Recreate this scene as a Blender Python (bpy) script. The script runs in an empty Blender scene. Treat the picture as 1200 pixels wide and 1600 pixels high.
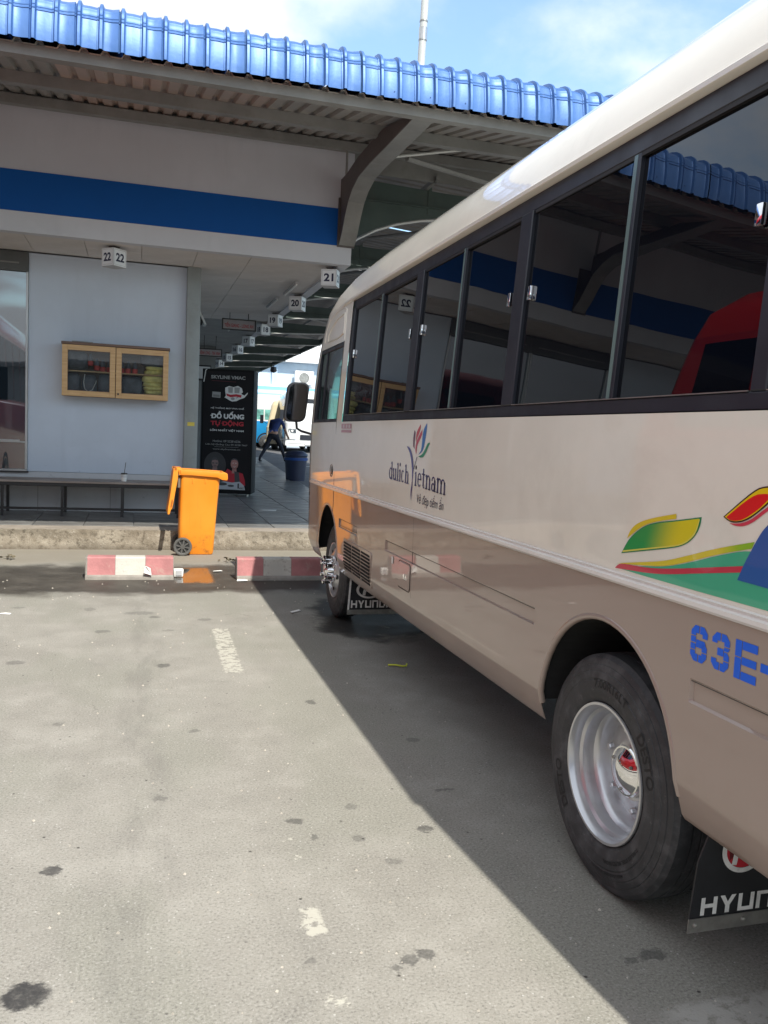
import bpy, bmesh, math, random
from mathutils import Vector, Matrix, geometry
random.seed(7)
R = math.radians
SC = bpy.context.scene
COL = SC.collection
H = 1.495                                   # eye height

# ------------------------------------------------------------------ camera
cam_d = bpy.data.cameras.new('camera'); cam = bpy.data.objects.new('camera', cam_d); COL.objects.link(cam)
yaw, pitch, roll, f = 0.286400269, -0.0870209854, 0.0439265961, 1324.92
cy, sy, cp, sp = math.cos(yaw), math.sin(yaw), math.cos(pitch), math.sin(pitch)
fw = Vector((sy*cp, cy*cp, sp)); rt = Vector((cy, -sy, 0)); up = rt.cross(fw)
r2 = math.cos(roll)*rt + math.sin(roll)*up; u2 = -math.sin(roll)*rt + math.cos(roll)*up
cam.matrix_world = Matrix(((r2.x, u2.x, -fw.x, 0), (r2.y, u2.y, -fw.y, 0), (r2.z, u2.z, -fw.z, H), (0, 0, 0, 1)))
cam_d.sensor_fit = 'VERTICAL'; cam_d.sensor_height = 36; cam_d.lens = f*36/1600
cam_d.clip_start = .05; cam_d.clip_end = 2000
SC.camera = cam
SC.render.resolution_x, SC.render.resolution_y = 768, 1024

# ------------------------------------------------------------------ sun and sky
SUN_DIR = Vector((-.165, .82, -1)).normalized()          # way the light travels
sun_el = math.asin(-SUN_DIR.z); sun_rot = math.atan2(-SUN_DIR.x, -SUN_DIR.y)
sd = bpy.data.lights.new('sun', 'SUN'); so = bpy.data.objects.new('sun', sd); COL.objects.link(so)
sd.energy = 4.4; sd.angle = R(.55); sd.color = (1, .955, .86)
so.rotation_euler = SUN_DIR.to_track_quat('-Z', 'Y').to_euler()
W = bpy.data.worlds.new('World'); SC.world = W; W.use_nodes = True
def build_sky():
    nt = W.node_tree; N = nt.nodes; L = nt.links; N.clear()
    out = N.new('ShaderNodeOutputWorld'); bg = N.new('ShaderNodeBackground'); bg.inputs[1].default_value = .15
    sky = N.new('ShaderNodeTexSky'); sky.sky_type = 'NISHITA'; sky.sun_disc = False
    sky.sun_elevation = sun_el; sky.sun_rotation = sun_rot; sky.dust_density = 1.5; sky.air_density = 1.0; sky.ozone_density = 1.6
    tc = N.new('ShaderNodeTexCoord'); sep = N.new('ShaderNodeSeparateXYZ'); L.new(tc.outputs['Generated'], sep.inputs[0])
    def m(op, a, b=None, c=None):
        n = N.new('ShaderNodeMath'); n.operation = op
        for i, v in enumerate((a, b, c)):
            if v is None: continue
            if isinstance(v, (int, float)): n.inputs[i].default_value = v
            else: L.new(v, n.inputs[i])
        return n.outputs[0]
    zz = m('ADD', m('MAXIMUM', sep.outputs[2], 0.0), .22)
    cmb = N.new('ShaderNodeCombineXYZ'); L.new(m('DIVIDE', sep.outputs[0], zz), cmb.inputs[0]); L.new(m('DIVIDE', sep.outputs[1], zz), cmb.inputs[1])
    mp = N.new('ShaderNodeMapping'); mp.inputs['Location'].default_value = SKY_OFF; L.new(cmb.outputs[0], mp.inputs[0])
    def noise(s, d, r, dist=0):
        n = N.new('ShaderNodeTexNoise'); n.inputs['Scale'].default_value = s; n.inputs['Detail'].default_value = d
        n.inputs['Roughness'].default_value = r; n.inputs['Distortion'].default_value = dist; L.new(mp.outputs[0], n.inputs['Vector']); return n.outputs[0]
    a = noise(1.15, 8, .5, .25); b = noise(3.6, 8, .55, .3)
    dens = m('SUBTRACT', m('ADD', m('MULTIPLY', a, .78), m('MULTIPLY', b, .22)), m('MULTIPLY', sep.outputs[0], .17))
    ramp = N.new('ShaderNodeMapRange'); ramp.interpolation_type = 'SMOOTHSTEP'; ramp.inputs[1].default_value = .37; ramp.inputs[2].default_value = .51
    ramp.inputs[3].default_value = .12; ramp.inputs[4].default_value = .97; L.new(dens, ramp.inputs[0])
    cr = N.new('ShaderNodeMapRange'); cr.inputs[1].default_value = .45; cr.inputs[2].default_value = .75; cr.inputs[3].default_value = 5.5; cr.inputs[4].default_value = 4.3; L.new(dens, cr.inputs[0])
    cc = N.new('ShaderNodeCombineColor'); L.new(m('MULTIPLY', cr.outputs[0], .935), cc.inputs[0]); L.new(m('MULTIPLY', cr.outputs[0], .995), cc.inputs[1]); L.new(m('MULTIPLY', cr.outputs[0], 1.075), cc.inputs[2])
    mul = N.new('ShaderNodeMix'); mul.data_type = 'RGBA'; mul.blend_type = 'MULTIPLY'; mul.inputs[0].default_value = 1
    L.new(sky.outputs[0], mul.inputs[6]); mul.inputs[7].default_value = (1.25, 1.5, 1.5, 1)
    mx = N.new('ShaderNodeMix'); mx.data_type = 'RGBA'; L.new(ramp.outputs[0], mx.inputs[0]); L.new(mul.outputs[2], mx.inputs[6]); L.new(cc.outputs[0], mx.inputs[7])
    L.new(mx.outputs[2], bg.inputs[0]); L.new(bg.outputs[0], out.inputs[0])
SKY_OFF = (3.1, 1.7, 0)
build_sky()
SC.view_settings.view_transform = 'Standard'; SC.view_settings.look = 'None'
SC.view_settings.exposure = .56; SC.view_settings.gamma = 1; SC.view_settings.use_curve_mapping = False
SC.render.engine = 'CYCLES'
SC.cycles.max_bounces = 10; SC.cycles.glossy_bounces = 5; SC.cycles.transparent_max_bounces = 12

# ------------------------------------------------------------------ materials
MATS = {}
class NT:
    def __init__(s, name):
        s.mat = bpy.data.materials.new(name); s.mat.use_nodes = True
        s.nt = s.mat.node_tree; s.N = s.nt.nodes; s.L = s.nt.links
        s.bsdf = s.N['Principled BSDF']; s.tc = s.N.new('ShaderNodeTexCoord')
        s.obj = s.tc.outputs['Object']
    def put(s, sock, v):
        if isinstance(v, (int, float)): sock.default_value = v
        elif isinstance(v, tuple): sock.default_value = v if len(v) == len(sock.default_value) else v + (1,)
        else: s.L.new(v, sock)
    def m(s, op, a, b=None, c=None, clamp=False):
        n = s.N.new('ShaderNodeMath'); n.operation = op; n.use_clamp = clamp
        for i, v in enumerate((a, b, c)):
            if v is not None: s.put(n.inputs[i], v)
        return n.outputs[0]
    def noise(s, scale, detail=4, rough=.55, vec=None, dist=0):
        n = s.N.new('ShaderNodeTexNoise'); n.inputs['Scale'].default_value = scale; n.inputs['Detail'].default_value = detail
        n.inputs['Roughness'].default_value = rough; n.inputs['Distortion'].default_value = dist
        s.L.new(vec if vec is not None else s.obj, n.inputs['Vector']); return n.outputs[0]
    def vor(s, scale, feature='F1', vec=None, out=0):
        n = s.N.new('ShaderNodeTexVoronoi'); n.inputs['Scale'].default_value = scale; n.feature = feature
        s.L.new(vec if vec is not None else s.obj, n.inputs['Vector']); return n.outputs[out]
    def xyz(s, vec=None):
        n = s.N.new('ShaderNodeSeparateXYZ'); s.L.new(vec if vec is not None else s.obj, n.inputs[0]); return n.outputs
    def map(s, v, a, b, c=0, d=1, smooth=True):
        n = s.N.new('ShaderNodeMapRange'); n.interpolation_type = 'SMOOTHSTEP' if smooth else 'LINEAR'
        for i, q in enumerate((v, a, b, c, d)): s.put(n.inputs[i], q)
        return n.outputs[0]
    def mix(s, fac, a, b, mode='MIX'):
        n = s.N.new('ShaderNodeMix'); n.data_type = 'RGBA'; n.blend_type = mode
        s.put(n.inputs[0], fac); s.put(n.inputs[6], a); s.put(n.inputs[7], b); return n.outputs[2]
    def scale(s, vec, sc):
        n = s.N.new('ShaderNodeMapping'); n.inputs['Scale'].default_value = sc; s.L.new(vec, n.inputs[0]); return n.outputs[0]
    def bump(s, h, strength=.3, dist=.01):
        n = s.N.new('ShaderNodeBump'); n.inputs['Strength'].default_value = strength; n.inputs['Distance'].default_value = dist
        s.put(n.inputs['Height'], h); s.L.new(n.outputs[0], s.bsdf.inputs['Normal'])
    def set(s, **k):
        for a, v in k.items():
            s.put(s.bsdf.inputs[a.replace('_', ' ')], v)

def M(name, col, rough=.6, metal=0, coat=0, ior=1.5, var=.1, vscale=3, bump=0, bscale=60, dirt=0, dcol=(.12, .1, .08), dscale=2.2, rvar=0, spec=.5, island=0, coat_rough=.03):
    if name in MATS: return MATS[name]
    s = NT(name); c = tuple(col)
    base = c
    if var:
        n = s.noise(vscale, 5, .6)
        lo = tuple(v*(1-var) for v in c); hi = tuple(min(1, v*(1+var)) for v in c)
        base = s.mix(s.map(n, .3, .7), lo, hi)
    if island:
        oi = s.N.new('ShaderNodeObjectInfo')
        hsv = s.N.new('ShaderNodeHueSaturation'); s.put(hsv.inputs['Color'], base)
        s.L.new(s.map(oi.outputs['Random'], 0, 1, 1-island, 1+island, False), hsv.inputs['Value']); base = hsv.outputs[0]
    if dirt:
        d = s.noise(dscale, 7, .65, dist=.4); base = s.mix(s.m('MULTIPLY', s.map(d, .52, .72), dirt), base, dcol)
    s.set(Base_Color=base, Metallic=metal, IOR=ior, Coat_Weight=coat, Coat_Roughness=coat_rough, Specular_IOR_Level=spec)
    if rvar:
        s.set(Roughness=s.map(s.noise(5, 5, .6), .3, .7, max(0, rough-rvar), min(1, rough+rvar)))
    else: s.set(Roughness=rough)
    if bump: s.bump(s.noise(bscale, 5, .6), bump)
    MATS[name] = s.mat; return s.mat

cream = M('cream_paint', (.82, .80, .70), .38, coat=1, var=.03, dirt=.12, dcol=(.4, .35, .27), coat_rough=.02)
def bus_brown():
    s = NT('brown_paint'); z = s.xyz()[2]
    n = s.noise(2.4, 7, .6)
    low = s.m('MULTIPLY', s.map(z, .95, .45), s.map(n, .35, .75, .15, .75))
    base = s.mix(low, (.31, .24, .20), (.365, .30, .255))
    s.set(Base_Color=base, Roughness=s.map(n, .3, .7, .28, .42), Coat_Weight=s.map(low, 0, .7, 1, .72), Coat_Roughness=s.map(low, 0, .8, .02, .10), IOR=1.5)
    MATS['brown_paint'] = s.mat; return s.mat
brown = bus_brown()
black_trim = M('black_trim', (.017, .020, .029), .42, var=.15, rvar=.08)
black_gloss = M('black_gloss', (.012, .012, .014), .12, coat=.6, var=0)
def tint():
    s = NT('tinted_glass')
    s.set(Base_Color=(.003, .004, .007), Roughness=.0, IOR=1.68)
    w = s.noise(1.1, 2, .4); s.bump(w, .05, .05)
    return s.mat
tinted = tint()
def clear(name, col, fac, rough=0):
    s = NT(name); tr = s.N.new('ShaderNodeBsdfTransparent'); tr.inputs[0].default_value = col + (1,)
    gl = s.N.new('ShaderNodeBsdfGlossy'); gl.inputs['Roughness'].default_value = rough
    lw = s.N.new('ShaderNodeFresnel'); lw.inputs[0].default_value = 1.5
    mx = s.N.new('ShaderNodeMixShader'); s.L.new(s.m('MULTIPLY', lw.outputs[0], fac), mx.inputs[0]); s.L.new(tr.outputs[0], mx.inputs[1]); s.L.new(gl.outputs[0], mx.inputs[2])
    s.L.new(mx.outputs[0], s.N['Material Output'].inputs[0]); return s.mat
teal_glass = clear('teal_glass', (.36, .60, .56), 1.2)
cab_glass = clear('cabinet_glass', (.86, .88, .88), .8)
def shopglass():
    s = NT('shop_glass'); s.set(Base_Color=(.012, .02, .028), Roughness=.02, IOR=2.1, Coat_Weight=1, Coat_Roughness=0)
    s.bump(s.noise(.8, 2, .5), .04, .05); return s.mat
shop_glass = shopglass()
silver = M('silver_paint', (.55, .56, .58), .3, metal=.7, coat=.3, var=.05, dirt=.25, dcol=(.3, .28, .25), dscale=9)
white_strip = M('white_strip', (.78, .77, .73), .3, coat=.6, var=.04)
chrome = M('chrome', (.85, .85, .86), .04, metal=1, var=0)
dull_metal = M('dull_metal', (.33, .32, .30), .45, metal=.8, var=.2, vscale=12)
def rubber_mat():
    s = NT('tyre_rubber'); n = s.noise(14, 6, .65); n2 = s.noise(70, 4, .6)
    base = s.mix(s.map(n, .42, .72), (.029, .031, .034), (.078, .080, .083))
    sc_ = s.noise(38, 6, .75, dist=1.2); base = s.mix(s.m('MULTIPLY', s.map(sc_, .60, .68), .35), base, (.20, .20, .195))
    s.set(Base_Color=base, Roughness=s.map(n, .3, .7, .55, .78)); s.bump(n2, .12, .004); return s.mat
rubber = rubber_mat()
rubber_lite = M('tyre_lettering', (.011, .011, .012), .7, var=.25, vscale=30)
flap_rubber = M('flap_rubber', (.012, .013, .016), .55, var=.3, vscale=8)
white_print = M('white_print', (.72, .72, .70), .5, var=.12, vscale=25, dirt=.4, dcol=(.25, .25, .24), dscale=20)
red_print = M('red_print', (.5, .015, .03), .4, var=.12)
dark_red_print = M('dark_red_print', (.13, .012, .016), .4, var=.12)
dark_void = M('dark_underbody', (.012, .012, .012), .9, var=.2)
navy_print = M('navy_print', (.035, .035, .13), .35, var=0, coat=.5)
def vinyl(n, c): return M('vinyl_'+n, c, .3, coat=.7, var=.03)

def ground_mat():
    s = NT('concrete_apron'); X, Y, Z = s.xyz()
    n1 = s.noise(.55, 6, .6); n2 = s.noise(3.2, 8, .68); n3 = s.noise(110, 3, .7); n4 = s.noise(36, 5, .7)
    base = s.mix(s.map(n1, .3, .7), (.232, .221, .194), (.282, .270, .240))
    base = s.mix(s.m('MULTIPLY', s.map(n2, .47, .66), .6), base, (.325, .312, .28))
    base = s.mix(s.m('MULTIPLY', s.map(n2, .50, .28), .35), base, (.155, .147, .132))
    hz = s.noise(.9, 3, .5, vec=s.scale(s.obj, (1.6, .8, 1)))
    base = s.mix(s.m('MULTIPLY', s.map(hz, .46, .58), .6), base, (.225, .222, .188))
    n5 = s.noise(190, 2, .6); n6 = s.noise(55, 4, .75)
    base = s.mix(s.m('MULTIPLY', s.map(n3, .53, .64), .55), base, (.36, .35, .32))
    base = s.mix(s.m('MULTIPLY', s.map(n3, .46, .36), .45), base, (.085, .08, .074))
    base = s.mix(s.m('MULTIPLY', s.map(n6, .55, .66), .30), base, (.31, .30, .275))
    base = s.mix(s.m('MULTIPLY', s.map(n6, .44, .32), .22), base, (.11, .104, .095))
    base = s.mix(s.m('MULTIPLY', s.map(n5, .56, .66), .35), base, (.42, .41, .38))
    peb = s.vor(42); base = s.mix(s.m('MULTIPLY', s.map(peb, .17, .09), s.map(s.noise(13, 3, .6), .50, .60)), base, (.44, .43, .40))
    pit = s.vor(15); base = s.mix(s.m('MULTIPLY', s.map(pit, .11, .05), s.map(s.noise(4.3, 3, .6), .50, .6)), base, (.06, .055, .05))
    cw = s.N.new('ShaderNodeVectorMath'); cw.operation = 'ADD'; wn = s.N.new('ShaderNodeTexNoise'); wn.inputs['Scale'].default_value = 2.6; wn.inputs['Detail'].default_value = 6; s.L.new(s.obj, wn.inputs['Vector']); s.L.new(s.obj, cw.inputs[0]); sc_ = s.N.new('ShaderNodeVectorMath'); sc_.operation = 'SCALE'; sc_.inputs[3].default_value = .55; s.L.new(wn.outputs[1], sc_.inputs[0]); s.L.new(sc_.outputs[0], cw.inputs[1])
    ce = s.vor(.55, 'DISTANCE_TO_EDGE', vec=cw.outputs[0]); base = s.mix(s.m('MULTIPLY', s.m('MULTIPLY', s.map(ce, .003, .0006), s.map(s.noise(.8, 4, .6), .54, .62)), .35), base, (.06, .055, .05))
    ty_ = s.m('SUBTRACT', X, s.m('ADD', .05, s.m('MULTIPLY', s.m('SUBTRACT', s.noise(.25, 2, .5), .5), .5))); base = s.mix(s.m('MULTIPLY', s.m('MULTIPLY', s.map(s.m('ABSOLUTE', ty_), .14, .06), s.map(s.noise(6, 5, .7, vec=s.scale(s.obj, (1, .25, 1))), .42, .62)), .22), base, (.10, .095, .09))
    # hairline cracks
    crk = s.vor(.9, 'DISTANCE_TO_EDGE', vec=s.obj)
    # warped copy of x, y for stains with ragged rims
    wx = s.m('MULTIPLY', s.m('SUBTRACT', s.noise(24, 4, .7), .5), .07); wy = s.m('MULTIPLY', s.m('SUBTRACT', s.noise(24, 4, .7, vec=s.scale(s.obj, (1, 1.3, 2))), .5), .09)
    xx = s.m('ADD', X, wx); yy = s.m('ADD', Y, wy)
    def spot(cx, cy, rx, ry, soft=.26):
        dx = s.m('DIVIDE', s.m('SUBTRACT', xx, cx), rx); dy = s.m('DIVIDE', s.m('SUBTRACT', yy, cy), ry)
        return s.map(s.m('SQRT', s.m('ADD', s.m('MULTIPLY', dx, dx), s.m('MULTIPLY', dy, dy))), 1.10, 1-soft)
    tot = None
    SP = [(-.25, 2.915, .038, .034, .85), (-.257, 2.262, .072, .058, 1), (.782, 2.192, .028, .03, .6), (.838, 2.21, .03, .028, .65), (.735, 2.165, .018, .018, .5),
          (.614, 3.126, .034, .032, .6), (1.097, 2.967, .035, .03, .7), (.86, 3.214, .03, .03, .35), (-.343, 7.198, .05, .07, .3), (-.214, 6.40, .06, .05, .4),
          (.247, 6.39, .05, .03, .3), (.544, 6.74, .06, .05, .35), (.187, 5.425, .05, .05, .6), (.963, 4.566, .03, .04, .6), (.117, 3.432, .028, .03, .4), (.822, 2.941, .03, .03, .4),
          (-.9, 7.3, .06, .04, .3), (.05, 7.02, .13, .07, .35), (.16, 6.86, .05, .04, .45), (.9, 2.75, .03, .03, .35), (.5, 2.25, .02, .02, .4), (-.7, 5.6, .06, .05, .4), (.66, 2.98, .02, .02, .5),
          (1.30, 3.30, .05, .02, .5), (1.5, 2.06, .05, .03, .6), (1.42, 2.05, .03, .02, .5), (1.35, 3.9, .04, .03, .4), (.3, 4.2, .03, .02, .4), (-.35, 4.4, .03, .03, .35)]
    for cx, cy, rx, ry, k in SP:
        v = s.m('MULTIPLY', spot(cx, cy, rx, ry), k); tot = v if tot is None else s.m('MAXIMUM', tot, v)
    base = s.mix(s.m('MULTIPLY', tot, s.map(n4, .2, .6, .65, 1)), base, (.045, .044, .044))
    # faded painted bay line running towards the kerb
    lx = s.m('SUBTRACT', xx, s.m('ADD', s.m('MULTIPLY', Y, .022), .487))
    hwid = s.map(Y, 2.4, 5.5, .030, .058); lx = s.m('SUBTRACT', lx, .006)
    inl = s.m('MULTIPLY', s.map(s.m('ABSOLUTE', lx), s.m('ADD', hwid, .008), s.m('SUBTRACT', hwid, .006)), 1)
    dens = None
    for y0, y1, k in [(2.02, 2.1, .9), (2.28, 2.34, .45), (2.37, 2.52, 1.1), (2.76, 2.9, .62), (2.95, 3.1, .5), (5.2, 6.42, 1), (1.75, 1.9, .8), (3.7, 3.9, .25)]:
        v = s.m('MULTIPLY', s.m('MULTIPLY', s.map(yy, y0-.05, y0+.03), s.map(yy, y1+.05, y1-.03)), k); dens = v if dens is None else s.m('MAXIMUM', dens, v)
    wear = s.m('ADD', s.m('MULTIPLY', s.noise(22, 6, .75, vec=s.scale(s.obj, (1, 1, 1))), 1.0), s.m('MULTIPLY', s.m('SUBTRACT', dens, .75), .28))
    pnt = s.m('MULTIPLY', s.m('MULTIPLY', inl, s.map(wear, .525, .575)), s.m('MINIMUM', s.m('MULTIPLY', dens, 2), 1), clamp=True)
    base = s.mix(s.m('MULTIPLY', pnt, .85), base, (.46, .445, .385))
    # painted cross line at the right near corner
    cl = s.m('MULTIPLY', s.map(s.m('ADD', yy, s.m('MULTIPLY', X, -.02)), 1.83, 1.79), s.map(xx, 1.34, 1.42))
    cl = s.m('MULTIPLY', cl, s.map(yy, 1.50, 1.56)); base = s.mix(s.m('MULTIPLY', cl, s.map(s.noise(20, 6, .7), .38, .5)), base, (.36, .35, .32))
    # wet, dark band along the wheel stops and under the front wheel
    w1 = s.m('ADD', Y, s.m('MULTIPLY', s.m('SUBTRACT', s.noise(1.6, 6, .62), .5), .9))
    wet = s.m('MULTIPLY', s.map(w1, 7.75, 8.0), s.map(w1, 9.75, 9.25))
    xw = s.m('ADD', X, s.m('MULTIPLY', s.m('SUBTRACT', s.noise(1.1, 5, .6), .5), 1.2))
    wet = s.m('MULTIPLY', wet, s.map(xw, -3.2, -1.3))
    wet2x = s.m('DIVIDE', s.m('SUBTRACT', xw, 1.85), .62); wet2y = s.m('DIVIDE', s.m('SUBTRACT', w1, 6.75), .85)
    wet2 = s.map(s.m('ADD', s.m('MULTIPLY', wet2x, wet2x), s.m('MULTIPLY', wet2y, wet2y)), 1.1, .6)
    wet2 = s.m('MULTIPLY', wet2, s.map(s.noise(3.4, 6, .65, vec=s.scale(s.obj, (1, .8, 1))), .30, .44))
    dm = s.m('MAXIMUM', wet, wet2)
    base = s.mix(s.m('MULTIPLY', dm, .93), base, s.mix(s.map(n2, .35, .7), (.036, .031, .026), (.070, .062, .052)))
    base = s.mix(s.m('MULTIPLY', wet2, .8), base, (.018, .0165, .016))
    pud = s.m('MULTIPLY', s.m('MULTIPLY', s.map(s.m('ADD', X, wx), .36, .43), s.map(s.m('ADD', X, wx), .80, .73)), s.m('MULTIPLY', s.map(w1, 8.35, 8.5), s.map(yy, 9.4, 9.2)))
    dust = s.map(w1, 9.4, 9.9); base = s.mix(s.m('MULTIPLY', dust, s.map(Y, 10.9, 10.7, 0, .75)), base, (.23, .205, .165))
    rg = s.map(n2, .3, .7, .82, .95); rg = s.m('SUBTRACT', rg, s.m('MULTIPLY', dm, .28)); rg = s.m('SUBTRACT', rg, s.m('MULTIPLY', pud, .62), clamp=True)
    s.set(Base_Color=base, Roughness=rg, Specular_IOR_Level=s.m('ADD', s.m('ADD', .25, s.m('MULTIPLY', dm, .1)), s.m('MULTIPLY', pud, .6)))
    hgt = s.m('ADD', s.m('MULTIPLY', n3, .5), s.m('MULTIPLY', n4, .6)); hgt = s.m('MULTIPLY', hgt, s.m('SUBTRACT', 1, s.m('MULTIPLY', pud, .97)))
    s.bump(hgt, .34, .010); return s.mat

def wall_paint(name, col, streak=.15):
    s = NT(name); n = s.noise(.7, 5, .6); st = s.noise(3, 6, .6, vec=s.scale(s.obj, (2.2, 2.2, .25)))
    base = s.mix(s.map(n, .3, .7), tuple(v*.95 for v in col), tuple(v*1.04 for v in col))
    base = s.mix(s.m('MULTIPLY', s.map(st, .5, .78), streak), base, tuple(v*.62 for v in col))
    pt = s.noise(1.6, 3, .5, dist=.5); base = s.mix(s.m('MULTIPLY', s.map(pt, .58, .63), .10), base, tuple(min(1, v*1.22) for v in col))
    sc = s.noise(9, 6, .7); z = s.xyz()[2]
    base = s.mix(s.m('MULTIPLY', s.m('MULTIPLY', s.map(sc, .6, .72), s.map(z, 1.5, .8)), .4), base, tuple(v*.45 for v in col))
    s.set(Base_Color=base, Roughness=.62, Specular_IOR_Level=.2); s.bump(s.noise(45, 4, .6), .06, .01); MATS[name] = s.mat; return s.mat
wall_m = wall_paint('lilac_wall_paint', (.52, .585, .68), .12)
lowwall_m = wall_paint('grey_wall_paint', (.52, .53, .55), .2)
fascia_m = wall_paint('fascia_paint', (.50, .51, .56), .16); lip_m = wall_paint('lip_paint', (.55, .555, .59), .10)
blue_band = wall_paint('blue_band_paint', (.003, .078, .32), .10)
steel_grey = M('grey_steel_paint', (.20, .20, .195), .55, var=.12, dirt=.25, dscale=5)
post_grey = M('pillar_paint', (.26, .29, .295), .5, var=.08, dirt=.2, dscale=4)
green_steel = M('green_steel_paint', (.06, .085, .078), .5, var=.12, dirt=.2)
brown_steel = M('brown_steel_paint', (.085, .07, .065), .55, var=.15)
pale_tube = M('pale_tube_paint', (.55, .56, .55), .4, var=.08)
def roof_blue_mat():
    s = NT('blue_roof_sheet'); n = s.noise(1.5, 5, .6); st = s.noise(4, 6, .6, vec=s.scale(s.obj, (3, 3, .4)))
    base = s.mix(s.map(n, .3, .7), (.048, .125, .33), (.07, .16, .385)); base = s.mix(s.m('MULTIPLY', s.map(st, .5, .75), .35), base, (.15, .25, .46))
    s.set(Base_Color=base, Roughness=.46, Metallic=.22, Specular_IOR_Level=.3, Coat_Weight=.06, Coat_Roughness=.3); s.bump(s.noise(4, 4, .6), .16, .03); return s.mat
roof_blue = roof_blue_mat()
def lining_mat(name, a, b):
    s = NT(name); n = s.noise(1.2, 6, .6); base = s.mix(s.map(n, .4, .6), a, b)
    oi = s.N.new('ShaderNodeObjectInfo'); base = s.mix(s.m('MULTIPLY', s.map(oi.outputs['Random'], 0, 1, 0, 1, False), .5), base, (.20, .185, .175))
    s.set(Base_Color=base, Roughness=.6); s.bump(s.noise(25, 4, .6), .08, .01); return s.mat
lining_red = lining_mat('rusty_lining', (.40, .28, .235), (.34, .265, .235))
lining_grey = lining_mat('grey_lining', (.30, .28, .262), (.24, .228, .215))
ceiling_m = M('ceiling_board', (.60, .56, .53), .8, var=.05, dirt=.18, dcol=(.35, .29, .25), dscale=2, island=.05)
def tile_mat():
    s = NT('paving_stone'); n = s.noise(2.5, 6, .65); n2 = s.noise(60, 3, .6); oi = s.N.new('ShaderNodeObjectInfo')
    base = s.mix(s.map(n, .3, .7), (.14, .137, .132), (.195, .19, .182)); hsv = s.N.new('ShaderNodeHueSaturation'); s.put(hsv.inputs['Color'], base)
    s.L.new(s.map(oi.outputs['Random'], 0, 1, .84, 1.16, False), hsv.inputs['Value'])
    base = s.mix(s.m('MULTIPLY', s.map(n2, .5, .7), .25), hsv.outputs[0], (.22, .21, .2))
    s.set(Base_Color=base, Roughness=s.map(n, .3, .7, .28, .55)); s.bump(n2, .08, .004); return s.mat
tile_m = tile_mat()
def far_tile_mat():
    s = NT('paving_far'); X, Y, Z = s.xyz(); n = s.noise(2.5, 6, .65)
    base = s.mix(s.map(n, .3, .7), (.12, .12, .12), (.17, .165, .16))
    fx = s.m('ABSOLUTE', s.m('SUBTRACT', s.m('FRACT', s.m('DIVIDE', X, .6)), .5)); fy = s.m('ABSOLUTE', s.m('SUBTRACT', s.m('FRACT', s.m('DIVIDE', Y, .6)), .5))
    base = s.mix(s.m('MULTIPLY', s.map(s.m('MAXIMUM', fx, fy), .485, .495), .7), base, (.05, .05, .05))
    s.set(Base_Color=base, Roughness=s.map(n, .3, .7, .3, .55)); return s.mat
def kerb_mat():
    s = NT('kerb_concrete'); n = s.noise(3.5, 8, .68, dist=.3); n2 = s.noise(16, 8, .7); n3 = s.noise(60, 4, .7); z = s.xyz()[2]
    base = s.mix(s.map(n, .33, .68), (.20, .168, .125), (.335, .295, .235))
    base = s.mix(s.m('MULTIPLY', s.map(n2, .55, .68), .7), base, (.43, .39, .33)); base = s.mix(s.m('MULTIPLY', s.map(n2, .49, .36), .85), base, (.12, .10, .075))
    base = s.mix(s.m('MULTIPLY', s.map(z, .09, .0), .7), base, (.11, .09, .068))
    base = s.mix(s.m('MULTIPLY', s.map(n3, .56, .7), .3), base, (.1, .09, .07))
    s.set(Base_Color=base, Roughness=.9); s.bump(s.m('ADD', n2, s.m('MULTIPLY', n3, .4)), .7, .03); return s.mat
kerb_top_m = M('kerb_top_screed', (.28, .24, .20), .85, var=.14, vscale=5, bump=.3, bscale=70, dirt=.5, dcol=(.2, .17, .13), dscale=4)
road_m = M('road_tarmac', (.11, .11, .115), .85, var=.2, vscale=2, bump=.3, bscale=80)
orange_m = None
def orange_plastic():
    s = NT('orange_plastic'); n = s.noise(2, 5, .6); z = s.xyz()[2]
    base = s.mix(s.map(n, .3, .7), (.74, .232, .014), (.80, .272, .020))
    g = s.noise(9, 7, .7); base = s.mix(s.m('MULTIPLY', s.map(g, .52, .7), s.map(z, .42, .0, .0, .75)), base, (.20, .075, .02))
    st = s.noise(5, 6, .6, vec=s.scale(s.obj, (5, 5, .5))); base = s.mix(s.m('MULTIPLY', s.map(st, .58, .74), .3), base, (.45, .14, .02))
    s.set(Base_Color=base, Roughness=s.map(n, .3, .7, .32, .5)); s.bump(s.noise(30, 4, .6), .05, .004); return s.mat
orange_m = orange_plastic()
dark_rubber = M('grey_wheel_plastic', (.085, .083, .078), .75, var=.15, vscale=10)
wood_m = None
def wood(name, a, b, sc=(1, 14, 14)):
    s = NT(name); n = s.noise(3, 6, .6, vec=s.scale(s.obj, sc), dist=.6); base = s.mix(s.map(n, .35, .65), a, b)
    s.set(Base_Color=base, Roughness=.5, Coat_Weight=.25, Coat_Roughness=.2); s.bump(n, .06, .004); return s.mat
wood_m = wood('light_wood', (.52, .31, .13), (.62, .40, .19)); wood_dark = wood('dark_wood', (.10, .05, .03), (.16, .085, .055))
stop_red = M('faded_red_paint', (.40, .17, .17), .75, var=.14, vscale=6, bump=.3, bscale=50, dirt=.7, dcol=(.42, .32, .27), dscale=7)
stop_white = M('worn_white_paint', (.53, .51, .46), .75, var=.12, bump=.3, bscale=50, dirt=.85, dcol=(.22, .18, .15), dscale=12)
stop_conc = M('stop_concrete', (.26, .24, .215), .9, var=.15, vscale=8, bump=.4, bscale=60)
sign_white = M('sign_white', (.72, .73, .75), .45, var=.03)
sign_grey = M('sign_edge', (.42, .42, .43), .5, var=.05)
sign_ink = M('sign_ink', (.012, .014, .05), .5, var=0)
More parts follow.
